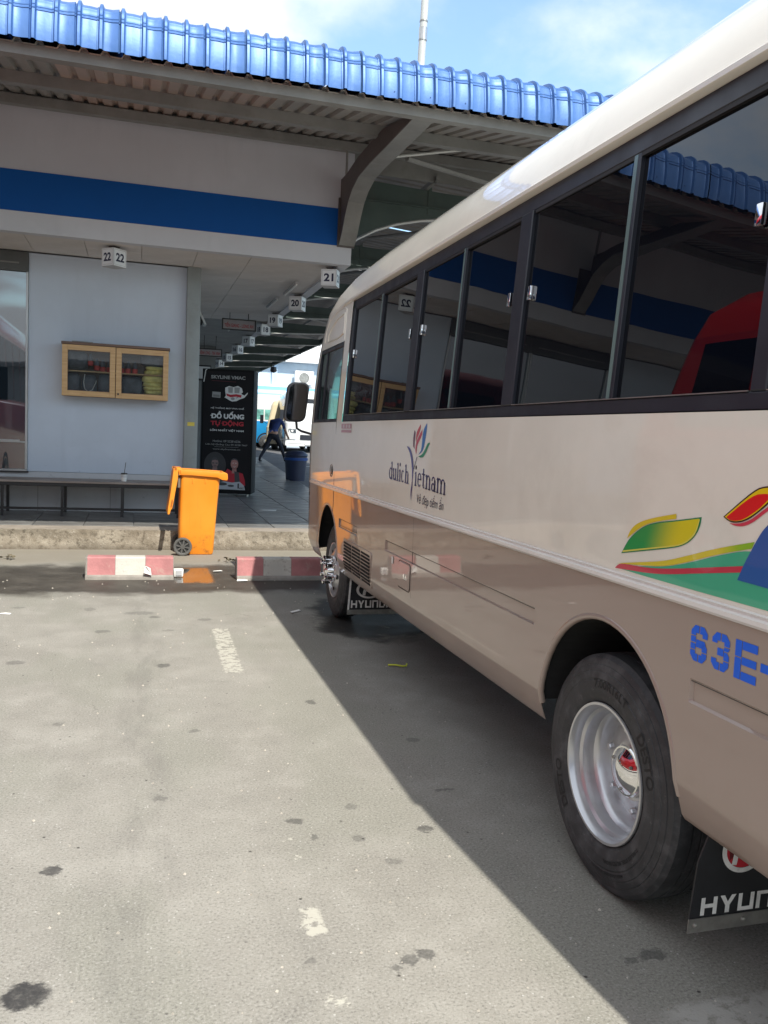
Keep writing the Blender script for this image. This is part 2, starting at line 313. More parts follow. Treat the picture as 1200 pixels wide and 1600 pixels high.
sign_red = M('sign_red_ink', (.36, .008, .02), .5, var=0)
black_paint = M('black_paint', (.014, .014, .016), .4, var=.1)
poster_black = M('poster_black', (.010, .009, .011), .55, var=.15, vscale=2, spec=.2)
kiosk_black = M('kiosk_black', (.010, .010, .011), .7, var=.1, spec=.15)
paper_m = M('paper', (.78, .77, .74), .8, var=.05)

# ------------------------------------------------------------------ mesh helpers
class MB:
    def __init__(s): s.v = []; s.f = []; s.mi = []
    def add(s, vs, fs, mi=0):
        o = len(s.v); s.v += [tuple(p) for p in vs]; s.f += [tuple(i+o for i in q) for q in fs]; s.mi += [mi]*len(fs); return s
    def box(s, x0, x1, y0, y1, z0, z1, mi=0, M4=None):
        vs = [Vector(p) for p in ((x0,y0,z0),(x1,y0,z0),(x1,y1,z0),(x0,y1,z0),(x0,y0,z1),(x1,y0,z1),(x1,y1,z1),(x0,y1,z1))]
        if M4: vs = [M4 @ p for p in vs]
        return s.add(vs, [(0,3,2,1),(4,5,6,7),(0,1,5,4),(1,2,6,5),(2,3,7,6),(3,0,4,7)], mi)
    def hexa(s, vs, mi=0): return s.add(vs, [(0,3,2,1),(4,5,6,7),(0,1,5,4),(1,2,6,5),(2,3,7,6),(3,0,4,7)], mi)
    def tube(s, path, r, n=8, mi=0, caps=True, rs=None):
        path = [Vector(p) for p in path]; rings = []
        t0 = (path[1]-path[0]).normalized(); ref = Vector((0,0,1)) if abs(t0.z) < .9 else Vector((1,0,0)); a = t0.cross(ref).normalized()
        for i, p in enumerate(path):
            t = (path[min(i+1, len(path)-1)]-path[max(i-1, 0)]).normalized()
            a = (a - t*a.dot(t)).normalized(); b = t.cross(a); rr = rs[i] if rs else r
            rings.append([p + (a*math.cos(q)+b*math.sin(q))*rr for q in [2*math.pi*k/n for k in range(n)]])
        vs = [p for q in rings for p in q]; fs = []
        for i in range(len(rings)-1):
            for k in range(n): fs.append((i*n+k, i*n+(k+1)%n, (i+1)*n+(k+1)%n, (i+1)*n+k))
        if caps: fs.append(tuple(range(n-1, -1, -1))); fs.append(tuple((len(rings)-1)*n+k for k in range(n)))
        return s.add(vs, fs, mi)
    def lathe(s, prof, c, axis='X', n=48, mi=0, close=False):
        # prof: (along axis, radius)
        vs = []; fs = []; m = len(prof)
        for k in range(n):
            q = 2*math.pi*k/n; ca, sa = math.cos(q), math.sin(q)
            for a, r in prof:
                if axis == 'X': vs.append((c[0]+a, c[1]+r*ca, c[2]+r*sa))
                elif axis == 'Y': vs.append((c[0]+r*ca, c[1]+a, c[2]+r*sa))
                else: vs.append((c[0]+r*ca, c[1]+r*sa, c[2]+a))
        for k in range(n):
            k2 = (k+1) % n
            for i in range(m-1 if not close else m):
                j = (i+1) % m
                fs.append((k*m+i, k*m+j, k2*m+j, k2*m+i))
        return s.add(vs, fs, mi)
    def prism(s, poly, fn, d0, d1, mi=0):
        # poly: 2D outline; fn(u, v, d) -> point
        n = len(poly); tri = geometry.tessellate_polygon([[Vector((u, v, 0)) for u, v in poly]])
        vs = [fn(u, v, d0) for u, v in poly] + [fn(u, v, d1) for u, v in poly]
        fs = [tuple(t) for t in tri] + [tuple(i+n for i in reversed(t)) for t in tri] + [(i, (i+1) % n, (i+1) % n+n, i+n) for i in range(n)]
        return s.add(vs, fs, mi)
    def flat(s, poly, fn, mi=0):
        tri = geometry.tessellate_polygon([[Vector((u, v, 0)) for u, v in poly]])
        return s.add([fn(u, v) for u, v in poly], [tuple(t) for t in tri], mi)
    def mesh(s, name, mats, bevel=0, seg=1, smooth=None, merge=0, recalc=True):
        me = bpy.data.meshes.new(name); me.from_pydata(s.v, [], s.f)
        for m in (mats if isinstance(mats, (list, tuple)) else [mats]): me.materials.append(m)
        me.polygons.foreach_set('material_index', s.mi)
        bm = bmesh.new(); bm.from_mesh(me)
        if merge: bmesh.ops.remove_doubles(bm, verts=bm.verts, dist=merge); bmesh.ops.dissolve_degenerate(bm, edges=bm.edges, dist=merge)
        if recalc: bmesh.ops.recalc_face_normals(bm, faces=bm.faces)
        if bevel: 
            es = [e for e in bm.edges if len(e.link_faces) == 2 and e.calc_face_angle(0) > R(30)]
            bmesh.ops.bevel(bm, geom=es, offset=bevel, segments=seg, profile=.6, affect='EDGES', clamp_overlap=True)
        bm.to_mesh(me); bm.free()
        if smooth is not None or bevel:
            me.polygons.foreach_set('use_smooth', [True]*len(me.polygons)); me.set_sharp_from_angle(angle=R(smooth if smooth is not None else 35))
        me.update(); return me
    def build(s, name, mats, parent=None, local=False, **k):
        return link(name, s.mesh(name, mats, **k), parent, local)
def wmat(o):
    m = Matrix.Translation(o.location) @ o.rotation_euler.to_matrix().to_4x4()
    return m if o.parent is None else wmat(o.parent) @ o.matrix_parent_inverse @ m
def link(name, me, parent=None, local=False):
    o = bpy.data.objects.new(name, me); COL.objects.link(o)
    if parent is not None:
        o.parent = parent
        if not local: o.matrix_parent_inverse = wmat(parent).inverted()
    return o
def thing(name, label, cat, loc=(0,0,0), rz=0, group=None):
    o = bpy.data.objects.new(name, None); COL.objects.link(o); o.location = loc; o.rotation_euler = (0,0,rz)
    o.empty_display_size = .2; o['label'] = label; o['category'] = cat
    if group: o['group'] = group
    return o
def tag(o, label, cat, group=None):
    o['label'] = label; o['category'] = cat
    if group: o['group'] = group
    return o
def struct(o, kind='structure'): o['kind'] = kind; return o
def children(o, pool=None): return [c for c in COL.objects if c.parent is o]
def text2d(s, size=1, bold=0, align='CENTER', res=4):
    cu = bpy.data.curves.new('text', 'FONT'); cu.body = s; cu.size = size; cu.align_x = align; cu.align_y = 'CENTER'; cu.offset = bold; cu.resolution_u = res
    ob = bpy.data.objects.new('text', cu); COL.objects.link(ob)
    dg = bpy.context.evaluated_depsgraph_get(); me = bpy.data.meshes.new_from_object(ob.evaluated_get(dg))
    vs = [(v.co.x, v.co.y) for v in me.vertices]; fs = [tuple(p.vertices) for p in me.polygons]
    bpy.data.objects.remove(ob); bpy.data.curves.remove(cu); bpy.data.meshes.remove(me); return vs, fs
def put_text(name, s, mat, parent, fn, size, bold=0, sx=1, sy=1, local=False, align='CENTER', fit=None):
    vs, fs = text2d(s, size, bold*size, align)
    if not vs: return
    if fit:
        x0 = min(v[0] for v in vs); x1 = max(v[0] for v in vs); y0 = min(v[1] for v in vs); y1 = max(v[1] for v in vs)
        if fit[0]: sx = fit[0]/(x1-x0)
        if len(fit) > 1 and fit[1]: sy = fit[1]/(y1-y0)
        cx = (x0+x1)/2; cyy = (y0+y1)/2; vs = [(a-cx, b-cyy) for a, b in vs]
    b = MB(); b.add([fn(u*sx, v*sy) for u, v in vs], fs)
    return b.build(name, mat, parent, local, recalc=False)

# ================================================================== SETTING
def zf(y): return .235 + .0143*(y-10.73)           # platform floor rises gently inwards
def zr(y): return max(0, min(.60, .0245*(y-10.73)))
b = MB()
xs_ = [-120, -14, 6, 120]; ys_ = [-120, 10.75]
b.add([(x, y, 0) for y in ys_ for x in xs_], [(0,1,5,4),(1,2,6,5),(2,3,7,6)])
ground = struct(b.build('ground', ground_mat()))
b = MB(); ry = [10.75, 35.3, 400]
b.add([(x, y, zr(y)) for y in ry for x in (-120, 160)], [(0,1,3,2),(2,3,5,4)])
road = struct(b.build('road', road_m))
b = MB(); b.add([(5.35, 18, zr(18)+.004), (5.47, 18, zr(18)+.004), (7.6, 45, zr(45)+.004), (7.4, 45, zr(45)+.004)], [(0,1,2,3)])
b.add([(5.0, 27.9, zr(27.9)+.005), (9.5, 27.9, zr(27.9)+.005), (9.5, 28.1, zr(28.1)+.005), (5.0, 28.1, zr(28.1)+.005)], [(0,1,2,3)])
struct(b.build('road_marking', M('road_paint', (.55, .55, .53), .7, var=.15, dirt=.5)))

# platform: kerb, screed strip, tiles laid one by one near the front, sheet beyond
def edge_x(y): return 3.12 + (y-10.73)*.0688
kb = MB(); rng = random.Random(3); n = 150; rows = 9; x0, x1 = -14, 4.2
from mathutils import noise as mnoise
vs = []
for j in range(rows):
    t = j/(rows-1)
    for i in range(n+1):
        x = x0 + (x1-x0)*i/n
        d = .05*(mnoise.noise(Vector((x*2.1, t*.8, 1)))) + .02*mnoise.noise(Vector((x*8, t*3, 5)))
        vs.append((x, 10.745 + (d*.8*math.sin(math.pi*min(1, t*1.0)) if t < 1 else 0) - .03*(1-t)**2, -.02 + .255*t + (.010*mnoise.noise(Vector((x*5, 3, 2))) if j == rows-1 else 0)))
for i in range(n+1):
    x = x0 + (x1-x0)*i/n; vs.append((x, 10.80, .238))
fs = []
for j in range(rows):
    for i in range(n): fs.append((j*(n+1)+i, j*(n+1)+i+1, (j+1)*(n+1)+i+1, (j+1)*(n+1)+i))
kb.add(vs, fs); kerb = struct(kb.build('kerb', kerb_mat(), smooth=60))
b = MB(); b.box(-14, 3.15, 10.80, 11.17, .0, .236); struct(b.build('kerb_top', kerb_top_m))
b = MB()
yy_ = [11.17, 35.3, 52]
vs = []
for y in yy_:
    for x in (-14, .8, edge_x(y)): vs.append((x, y, zf(y)-.012))
b.add(vs, [(0,1,4,3),(1,2,5,4),(3,4,7,6),(4,5,8,7)])
b.add([(edge_x(y), y, z) for y in yy_ for z in (zf(y)-.012, zr(y)-.05)], [(0,2,3,1),(2,4,5,3)])
pavement = struct(b.build('pavement', far_tile_mat()))
tm = MB(); ts = .6; g = .004
tm.box(g, ts-g, g, ts-g, -.02, 0); tile_me = tm.mesh('paving_tile', tile_m, bevel=.004)
cnt = 0
for j in range(0, 17):
    y = 11.18 + j*ts
    for i in range(-5, 9):
        x = -.02 + i*ts
        if x+ts > edge_x(y)+.02 and x > edge_x(y)-.3: continue
        if y > 12.75 and x < .55: continue
        if j > 9 and x < .9: continue
        o = link('paving_tile', tile_me, pavement, True); o.location = (x, y, zf(y)+.002 + rng.uniform(-.0015, .0015)); o.rotation_euler = (.0143+rng.uniform(-.002, .002), rng.uniform(-.002, .002), 0); cnt += 1

# ================================================================== STATION BUILDING
ST = thing('station_building', 'lilac grey bus station hall with blue painted band and blue corrugated roof', 'building', (0, 12.8, .26))
YW, YF = 12.75, 11.40
b = MB(); b.box(-1.455, .655, YW, YW+.2, .815, 3.802); b.build('wall', wall_m, ST, bevel=.004)
b = MB(); b.box(-13, .655, YW+.006, YW+.2, .2, .812); b.build('low_wall', lowwall_m, ST)
for x in (-1.32, -.35):
    b = MB(); b.box(x, x+.006, YW+.002, YW+.01, .25, .68); b.build('wall_joint', steel_grey, ST)
b = MB(); b.box(-13, -4.3, YW, YW+.2, .815, 3.802); b.build('wall', wall_m, ST)
b = MB(); b.box(.55, .65, YW+.2, 50, .2, 3.80); b.build('side_wall', lowwall_m, ST)
b = MB(); b.box(-13, 4.6, 50, 50.2, .5, 3.80); b.build('end_wall', lowwall_m, ST)
b = MB(); b.box(.66, 2.05, 24, 24.2, .4, 3.80); b.build('dark_backdrop', M('backdrop_shade', (.16, .165, .165), .7), ST)  # added dark backdrop, its colour stands in for the deep arcade's shade
b = MB(); b.box(.655, .845, 12.62, 12.90, .255, 3.80); b.build('pillar', post_grey, ST, bevel=.012, seg=2)
b = MB()
b.box(.70, .80, 12.612, 12.6195, 1.545, 1.60); b.build('yellow_tape', M('yellow_tape', (.62, .50, .08), .5), ST)
# far columns of the arcade
for y in (19.5, 27.5, 35.5):
    b = MB(); b.box(.70, .95, y, y+.25, zf(y)-.02, 3.80); b.build('pillar', post_grey, ST)
# window left of the cabinet wall
def shop_window(x0, x1):
    w = MB(); w.box(x0, x1, YW-.03, YW+.06, .815, .845); w.box(x0, x1, YW-.012, YW+.05, 1.208, 1.232); w.box(x1-.03, x1, YW-.02, YW+.06, .845, 3.54); w.box(x0, x0+.03, YW-.02, YW+.06, .845, 3.54)
    fr = w.build('window_frame', M('aluminium', (.42, .43, .43), .35, metal=.6, var=.08), ST, bevel=.004)
    p = MB(); p.box(x0+.03, x1-.03, YW+.02, YW+.03, 1.232, 3.54); p.build('window_pane', shop_glass, fr)
    p = MB(); p.box(x0+.03, x1-.03, YW+.02, YW+.03, .845, 1.208); p.build('window_pane', shop_glass, fr)
    p = MB(); p.box(x0, x1, YW-.025, YW+.1, 3.542, 3.80); p.build('shutter_box', M('shutter_box', (.085, .09, .09), .5, var=.1), ST)
    p = MB(); p.box(x0+.1, x1-.12, YW-.035, YW-.025, 3.64, 3.66); p.build('shutter_rail', steel_grey, ST)
    p = MB(); p.box(x1-.36, x1-.1, YW-.02, YW+.015, 1.218, 1.25); p.build('window_latch', M('aluminium', (.42, .43, .43), .35), ST)
shop_window(-2.85, -1.457); shop_window(-4.298, -2.853)
b = MB(); b.box(-4.298, -1.44, YW-.045, YW-.001, .80, .816); b.build('window_sill', black_paint, ST)
# fascia with its painted bands; the same bands run back along the arcade
b = MB(); b.box(-13, 2.735, YF, YF+.14, 4.525, 5.30); b.build('fascia', fascia_m, ST)
b = MB(); b.box(-13, 2.738, YF-.006, YF+.14, 4.04, 4.523); b.build('fascia_band', blue_band, ST)
b = MB(); b.box(-13, 2.735, YF, YF+.14, 3.795, 4.038); b.build('fascia_lip', lip_m, ST)
b = MB(); b.box(2.6, 2.735, YF+.142, 50, 4.525, 5.30); b.build('side_fascia', fascia_m, ST)
b = MB(); b.box(-13, 6.7, YF+.03, YF+.10, 5.302, 5.82); b.build('light_block', steel_grey, ST)  # added board that blocks sky light leaking in under the roof
b = MB(); b.box(2.74, 6.7, YF+.10, YF+.13, 5.06, 5.301); b.build('light_block', steel_grey, ST)  # added closing strip against the same leak on the canopy side
b = MB(); b.box(2.6, 2.741, YF+.142, 50, 4.04, 4.523); b.build('side_fascia_band', blue_band, ST)
b = MB(); b.box(2.6, 2.735, YF+.142, 50, 3.795, 4.038); b.build('side_fascia_lip', lip_m, ST)
# ceiling boards, each one its own piece near the front
cb = MB(); cw, cl_ = .70, .55; cb.box(.003, cw-.003, .003, cl_-.003, 0, .02); ceil_me = cb.mesh('ceiling_panel', ceiling_m, bevel=.002)
for j in range(0, 12):
    y = YF+.145 + j*cl_
    for i in range(-5, 5):
        x = -.68 + i*cw
        if x+cw > 2.63: continue
        if y > YW-.3 and x < .5: continue
        o = link('ceiling_panel', ceil_me, ST, True); o.matrix_parent_inverse = wmat(ST).inverted(); o.location = (x, y, 3.80 + rng.uniform(-.002, .002))
b = MB(); b.box(-13, 2.6, YF+.145, 50, 3.825, 3.86); b.build('ceiling', ceiling_m, ST)
b = MB(); b.box(.66, 2.6, YF+.145+12*cl_, 50, 3.803, 3.824); b.build('ceiling_far', M('shaded_ceiling', (.30, .30, .29), .8), ST)  # same ceiling, arcade's fall into shade put into a darker colour

# roof: blue ribbed sheets with a rolled-over eave
prof = [(7.925, 4.663), (7.926, 4.71), (7.933, 4.78), (7.946, 4.85), (7.959, 4.91), (7.954, 4.916), (7.966, 4.937), (7.964, 4.946), (7.975, 4.968), (7.976, 4.979), (7.988, 5.0), (7.992, 5.013), (8.03, 5.045), (8.08, 5.073), (8.17, 5.097), (8.5, 5.14), (10.4, 5.45), (13.5, 5.98)]
def roof_sheet_mesh(w, pitch=.178, odd=0):
    xs = []; hs = []
    nrib = int(round(w/pitch))
    for k in range(nrib):
        o = k*pitch; tl = .013 if (k+odd) % 2 else -.003
        xs += [o, o+.011, o+.023, o+.044, o+.056, o+.067, o+.120, o+pitch-.002]; hs += [tl*.3, .004, .031, .031, .004, 0, .0015, tl]
    nr = len(xs); vs = []; fs = []
    for i, (y, z) in enumerate(prof):
        a = Vector(prof[max(0, i-1)]); c = Vector(prof[min(len(prof)-1, i+1)]); t = (c-a).normalized(); nn = Vector((-t.y, t.x))
        for x, h_ in zip(xs, hs): vs.append((x, y + nn.x*h_, z + nn.y*h_))
    for i in range(len(prof)-1):
        for k in range(nr-1): fs.append((i*nr+k, i*nr+k+1, (i+1)*nr+k+1, (i+1)*nr+k))
    m = MB(); m.add(vs, fs); return m
r1 = roof_sheet_mesh(1.068).mesh('roof_sheet', roof_blue, smooth=28)
k = 0; x = -13.0
while x < 6.9:
    o = link('roof_sheet', r1, ST); o.location = (x, rng.uniform(-.006, .006), rng.uniform(-.004, .004) + (.004 if k % 2 else 0)); x += 1.066; k += 1
bz = MB()
for i in range(-40, 36):
    bz.lathe([(-.006, .006), (0, .006), (.003, 0)], (i*.356 + .12, 7.926, 4.72), 'Y', 8)
bolt_o = bz.build('roof_screw', dull_metal, ST); struct(bolt_o, 'stuff')
# underside lining between the purlins
def corr(w, L, pitch=.175, d=.034):
    xs = []; hs = []
    for q in range(int(round(w/pitch))):
        o = q*pitch; xs += [o, o+.095, o+.115, o+pitch-.02]; hs += [0, 0, d, d]
    xs.append(w); hs.append(0); nr = len(xs); vs = []; fs = []
    for (y, z) in ((0, 0), (L, L*.219)):
        for x, h_ in zip(xs, hs): vs.append((x, y, z+h_))
    for q in range(nr-1): fs.append((q, q+1, nr+q+1, nr+q))
    m = MB(); m.add(vs, fs); return m
lr = corr(1.05, 3.42).mesh('roof_lining', lining_red); lg = corr(1.05, 3.42).mesh('roof_lining', lining_grey)
x = -13.4
while x < 6.2:
    o = link('roof_lining', lr if -1.6 < x < 1.0 or (x < -3 and int(x) % 2) else lg, ST); o.location = (x, 7.985, 4.655); x += 1.05
for nm, y, z, hh in (('purlin', 8.06, 4.592, .085), ('purlin', 9.58, 4.893, .11), ('purlin', 11.24, 5.245, .105)):
    b = MB(); b.box(-13, 6.75, y, y+.06, z, z+hh); b.box(-13, 6.75, y, y+.10, z-.006, z); b.build(nm, steel_grey, ST)

# bracket that carries the eave: curved web with a wide lower flange
def bracket(xc):
    low = [(11.39, 4.04), (11.21, 4.19), (11.06, 4.38), (10.92, 4.51), (10.72, 4.61), (10.42, 4.68), (9.9, 4.69), (9.3, 4.67), (8.6, 4.655), (8.13, 4.645)]
    upp = [(11.39, 4.90), (11.09, 4.89), (10.5, 4.93), (9.9, 4.92), (9.36, 4.90), (9.0, 4.83), (8.38, 4.71), (8.13, 4.668)]
    w = MB(); poly = low + upp[::-1]; w.prism(poly, lambda u, v, d: (d, u, v), xc-.085, xc-.065)
    web = w.build('bracket_web', brown_steel, ST)
    fl = MB(); n_ = len(low); vs = []
    for (y, z) in low: vs += [(xc-.087, y, z-.014), (xc+.125, y, z-.014), (xc+.125, y, z-.0005), (xc-.087, y, z-.0005)]
    fs = [(0,1,2,3), (4*(n_-1)+3, 4*(n_-1)+2, 4*(n_-1)+1, 4*(n_-1))]
    for i in range(n_-1):
        for q in range(4): fs.append((4*i+q, 4*(i+1)+q, 4*(i+1)+(q+1) % 4, 4*i+(q+1) % 4))
    fl.add(vs, fs); fl.build('bracket_flange', steel_grey, ST)
    p = MB(); p.box(xc-.11, xc+.125, 11.37, 11.393, 4.02, 4.66); p.build('bracket_plate', brown_steel, ST)
    for y, z, h_ in ((9.60, 4.88, .05), (11.26, 4.86, .4)):
        p = MB(); p.box(xc-.05, xc-.03, y, y+.05, z, z+h_); p.build('bracket_strut', steel_grey, ST)
for xc in (2.642, -2.9, -8.5): bracket(xc)

# side canopy over the bays: sheets, arched frames, eave rail
def canopy_sheet():
    ys = []; hs = []; L = 3.88; p = .2
    for q in range(int(L/p)):
        o = q*p; ys += [o, o+.12, o+.14, o+p-.02]; hs += [0, 0, .035, .035]
    ys.append(L); hs.append(0); nr = len(ys); vs = []; fs = []
    for x in (2.74, 6.72):
        for y, h_ in zip(ys, hs): vs.append((x, y, 5.14 + h_ + (.30 if x < 3 else 0)))
    for q in range(nr-1): fs.append((q, nr+q, nr+q+1, q+1))
    m = MB(); m.add(vs, fs); return m.mesh('canopy_sheet', lining_grey)
cs = canopy_sheet()
for k in range(10):
    o = link('canopy_sheet', cs, ST); o.location = (0, 11.36 + 3.9*k, rng.uniform(-.01, .01))
def frame_mesh():
    m = MB()
    arc = [(2.745, 4.17), (2.95, 4.30), (3.2, 4.44), (3.5, 4.555), (3.85, 4.64), (4.2, 4.695), (4.7, 4.73), (5.4, 4.77), (6.5, 4.84)]
    top = [(6.5, 5.02), (5.4, 5.02), (4.2, 5.04), (3.1, 5.085), (2.745, 5.11)]
    m.prism(arc + top, lambda u, v, d: (u, d, v), -.02, .02); return m, arc
fm, arc = frame_mesh(); f_me = fm.mesh('canopy_beam', green_steel)
t = MB(); t.tube([(x, -.01, z-.02) for x, z in arc], .022, 6); t_me = t.mesh('beam_flange', pale_tube, smooth=60)
fb = MB(); fb.box(2.75, 6.5, -.07, .07, 4.80, 4.815); fb_me = fb.mesh('beam_rib', green_steel)
dg_ = MB(); dg_.tube([(3.5, .05, 4.9), (6.3, 3.6, 5.02)], .035, 6); dg_.tube([(6.3, .3, 5.05), (3.6, 3.6, 5.05)], .03, 6)
br_me = dg_.mesh('canopy_brace', steel_grey)
ct = MB(); ct.box(3.95, 4.0, -.03, .03, 4.72, 5.2); ct_me = ct.mesh('beam_post', green_steel)
for k in range(10):
    y = 11.9 + 3.9*k
    for nm, me in (('canopy_beam', f_me), ('beam_flange', t_me), ('beam_rib', fb_me), ('canopy_brace', br_me), ('beam_post', ct_me)):
        o = link(nm, me, ST); o.location = (0, y, 0)
b = MB(); b.box(6.5, 6.56, 11.42, 50.2, 4.86, 5.06); b.build('canopy_eave', green_steel, ST)
for x in (3.9, 5.2):
    b = MB(); b.box(x, x+.05, 11.4, 50.2, 5.06, 5.13); b.build('canopy_purlin', steel_grey, ST)
b = MB(); b.tube([(2.69, 10.06, 4.80), (3.9, 10.06, 5.07), (6.5, 10.06, 5.02)], .016, 6); b.build('tie_rod', pale_tube, ST)
b = MB(); b.tube([(3.1, 10.2, 4.9), (5.9, 11.7, 5.05)], .04, 6); b.build('canopy_brace', steel_grey, ST)

# white mast behind the roof
MAST = thing('mast', 'white pole with dark clamps rising behind the blue roof', 'pole', (4.42, 14, 6.0))
b = MB(); b.tube([(4.405, 14, 6.0), (4.425, 14, 7.8), (4.45, 14, 9.1), (4.50, 14, 12.5)], .062, 14); b.build('shaft', M('mast_paint', (.50, .51, .48), .45, var=.1, dirt=.35, dscale=6), MAST, smooth=60)
for z in (8.08, 8.26, 8.38):
    b = MB(); b.lathe([(-.012, .060), (-.012, .068), (.012, .068), (.012, .060)], (4.4+ (z-6)*.0133 +.003, 14, z), 'Z', 14); b.build('clamp', dull_metal, MAST)
b = MB(); b.lathe([(-.1, .064), (-.1, .070), (.1, .070), (.1, .064)], (4.434, 14, 8.18), 'Z', 14); b.build('sleeve', M('zinc', (.55, .55, .54), .3, metal=.8, var=.2), MAST)

# ================================================================== SIGNS AND LIGHTS UNDER THE CEILING
def number_sign(n, x, y, rz, label, zc=3.652):
    t = thing('number_sign', label, 'sign', (x, y, 3.80), R(rz), 'bay number boxes hanging from the ceiling')
    hw, hh = .107, .113; dz = zc-3.80
    b = MB(); b.box(-hw, hw, -hw, hw, dz-hh, dz+hh); b.build('box', sign_grey, t, True, bevel=.003)
    for s in (-1, 1):
        b = MB(); b.tube([(s*.022, 0, dz+hh), (s*.022, 0, 0)], .004, 6); b.build('hanger', dull_metal, t, True)
    b = MB(); b.box(-.05, .05, -.05, .05, -.012, 0); b.build('ceiling_plate', brown_steel, t, True)
    for k in range(3):
        m = Matrix.Rotation(k*math.pi/2, 4, 'Z') if k < 2 else Matrix.Rotation(-math.pi/2, 4, 'Z')
        fn = lambda u, v, d=0: tuple(m @ Vector((u, -hw-.003-d, v+dz)))
        b = MB(); b.prism([(-hw+.004, -hh+.004), (hw-.004, -hh+.004), (hw-.004, hh-.004), (-hw+.004, hh-.004)], fn, -.002, 0); face = b.build('face', sign_white, t, True)
        b = MB(); q = .088; w = .004
        for (u0, u1, v0, v1) in ((-q, q, q+.004, q+.004+w), (-q, q, -q-.004-w, -q-.004), (-q-w, -q, -q-.008, q+.008), (q, q+w, -q-.008, q+.008)):
            b.flat([(u0, v0), (u1, v0), (u1, v1), (u0, v1)], lambda u, v: fn(u, v, .0012))
        b.build('border', sign_grey, face, True)
        put_text('numeral', str(n), sign_ink, face, lambda u, v: fn(u, v, .0016), .16, .036, local=True, fit=(.135 if str(n)[0] == '2' else .115, .108))
    return t
number_sign(22, -.32, 11.76, -47, 'white bay number box reading 22, hanging from the ceiling in front of the cabinet wall')
for n, x, y, rz, w in ((21, 2.53, 11.72, -24, 'nearest to the cream roof of the bus'), (20, 2.53, 14.24, -30, 'just behind number 21'), (19, 2.53, 16.6, -36, 'third box from the corner, between bigger and smaller ones'), (18, 2.53, 18.2, -70, 'turned almost sideways'),
                    (17, 2.53, 20.7, -42, 'right of the red lettered board'), (16, 2.53, 23.0, -52, 'small in the dim arcade'), (15, 2.53, 25.7, -60, 'tiny far down the arcade'), (14, 2.53, 28.1, -62, 'farthest one, above the black kiosk')):
    number_sign(n, x, y, rz, 'white bay number box reading %d, %s' % (n, w))
def route_board(x0, x1, y, z0, z1, txt, label):
    t = thing('route_board', label, 'sign', ((x0+x1)/2, y, z1), 0, 'destination boards hanging in the arcade')
    b = MB(); w = .022
    b.box(x0, x1, y, y+.04, z0, z0+w); b.box(x0, x1, y, y+.04, z1-w, z1); b.box(x0, x0+w, y, y+.04, z0+w, z1-w); b.box(x1-w, x1, y, y+.04, z0+w, z1-w); b.build('frame', black_paint, t)
    b = MB(); b.box(x0+w, x1-w, y+.01, y+.03, z0+w, z1-w); p = b.build('panel', M('route_panel', (.30, .275, .285), .5, var=.06), t)
    put_text('lettering', txt, sign_red, p, lambda u, v: ((x0+x1)/2+u, y+.008, (z0+z1)/2+v), .1, .015, fit=(x1-x0-.1, .105))
    for xx in (x0+.15, x1-.15):
        b = MB(); b.tube([(xx, y+.02, z1), (xx, y+.02, 3.80)], .008, 6); b.build('hanger', black_paint, t)
route_board(1.555, 2.215, 17, 3.465, 3.685, 'TIỀN GIANG - LONG AN', 'black framed destination board with red letters TIỀN GIANG - LONG AN')
route_board(1.395, 1.98, 21.4, 3.295, 3.485, 'VĨNH LONG - TRÀ VINH', 'smaller framed destination board with red letters, half hidden by the grey pillar')
for x, y0, lab in ((2.29, 12.98, 'thin white ceiling light strip behind bay box 21'), (2.25, 14.6, 'thin white ceiling light strip left of bay box 20'), (1.95, 18.6, 'thin white ceiling light strip beyond the red lettered board')):
    t = thing('ceiling_light', lab, 'light', (x, y0, 3.80), 0, 'strip lights on the arcade ceiling')
    b = MB(); b.box(x-.025, x+.025, y0, y0+1.15, 3.765, 3.799); b.build('housing', sign_grey, t)
    b = MB(); b.tube([(x, y0+.03, 3.752), (x, y0+1.12, 3.752)], .013, 8); b.build('tube', paper_m, t)
t = thing('loudspeaker', 'black horn loudspeaker fixed high behind the grey pillar', 'loudspeaker', (1.05, 15.6, 3.3))
b = MB(); b.add([(1.0, 15.6, 3.62), (1.12, 15.6, 3.36), (1.12, 15.9, 3.36), (1.0, 15.9, 3.62), (1.03, 15.6, 3.63), (1.16, 15.6, 3.36), (1.16, 15.9, 3.36), (1.03, 15.9, 3.63)], [(0,1,2,3), (4,7,6,5), (0,4,5,1), (3,2,6,7), (0,3,7,4), (1,5,6,2)]); b.build('cover', pale_tube, t)
b = MB(); b.box(.98, 1.09, 15.65, 15.85, 3.36, 3.56); b.build('housing', black_paint, t, bevel=.01)
b = MB(); b.tube([(.96, 15.75, 3.5), (.96, 15.75, 3.8)], .015, 6); b.build('mount', black_paint, t)
t = thing('eave_lamp', 'dark domed lamp hanging under the far canopy eave', 'lamp', (6.45, 42, 4.86))
b = MB(); b.lathe([(0, .02), (-.12, .02), (-.13, .13), (-.30, .17), (-.38, .13), (-.42, .0)], (6.4, 42, 4.86), 'Z', 16); b.build('dome', black_trim, t, smooth=50)
b = MB(); b.box(6.35, 6.45, 41.95, 42.05, 4.84, 4.9); b.build('bracket', black_trim, t)

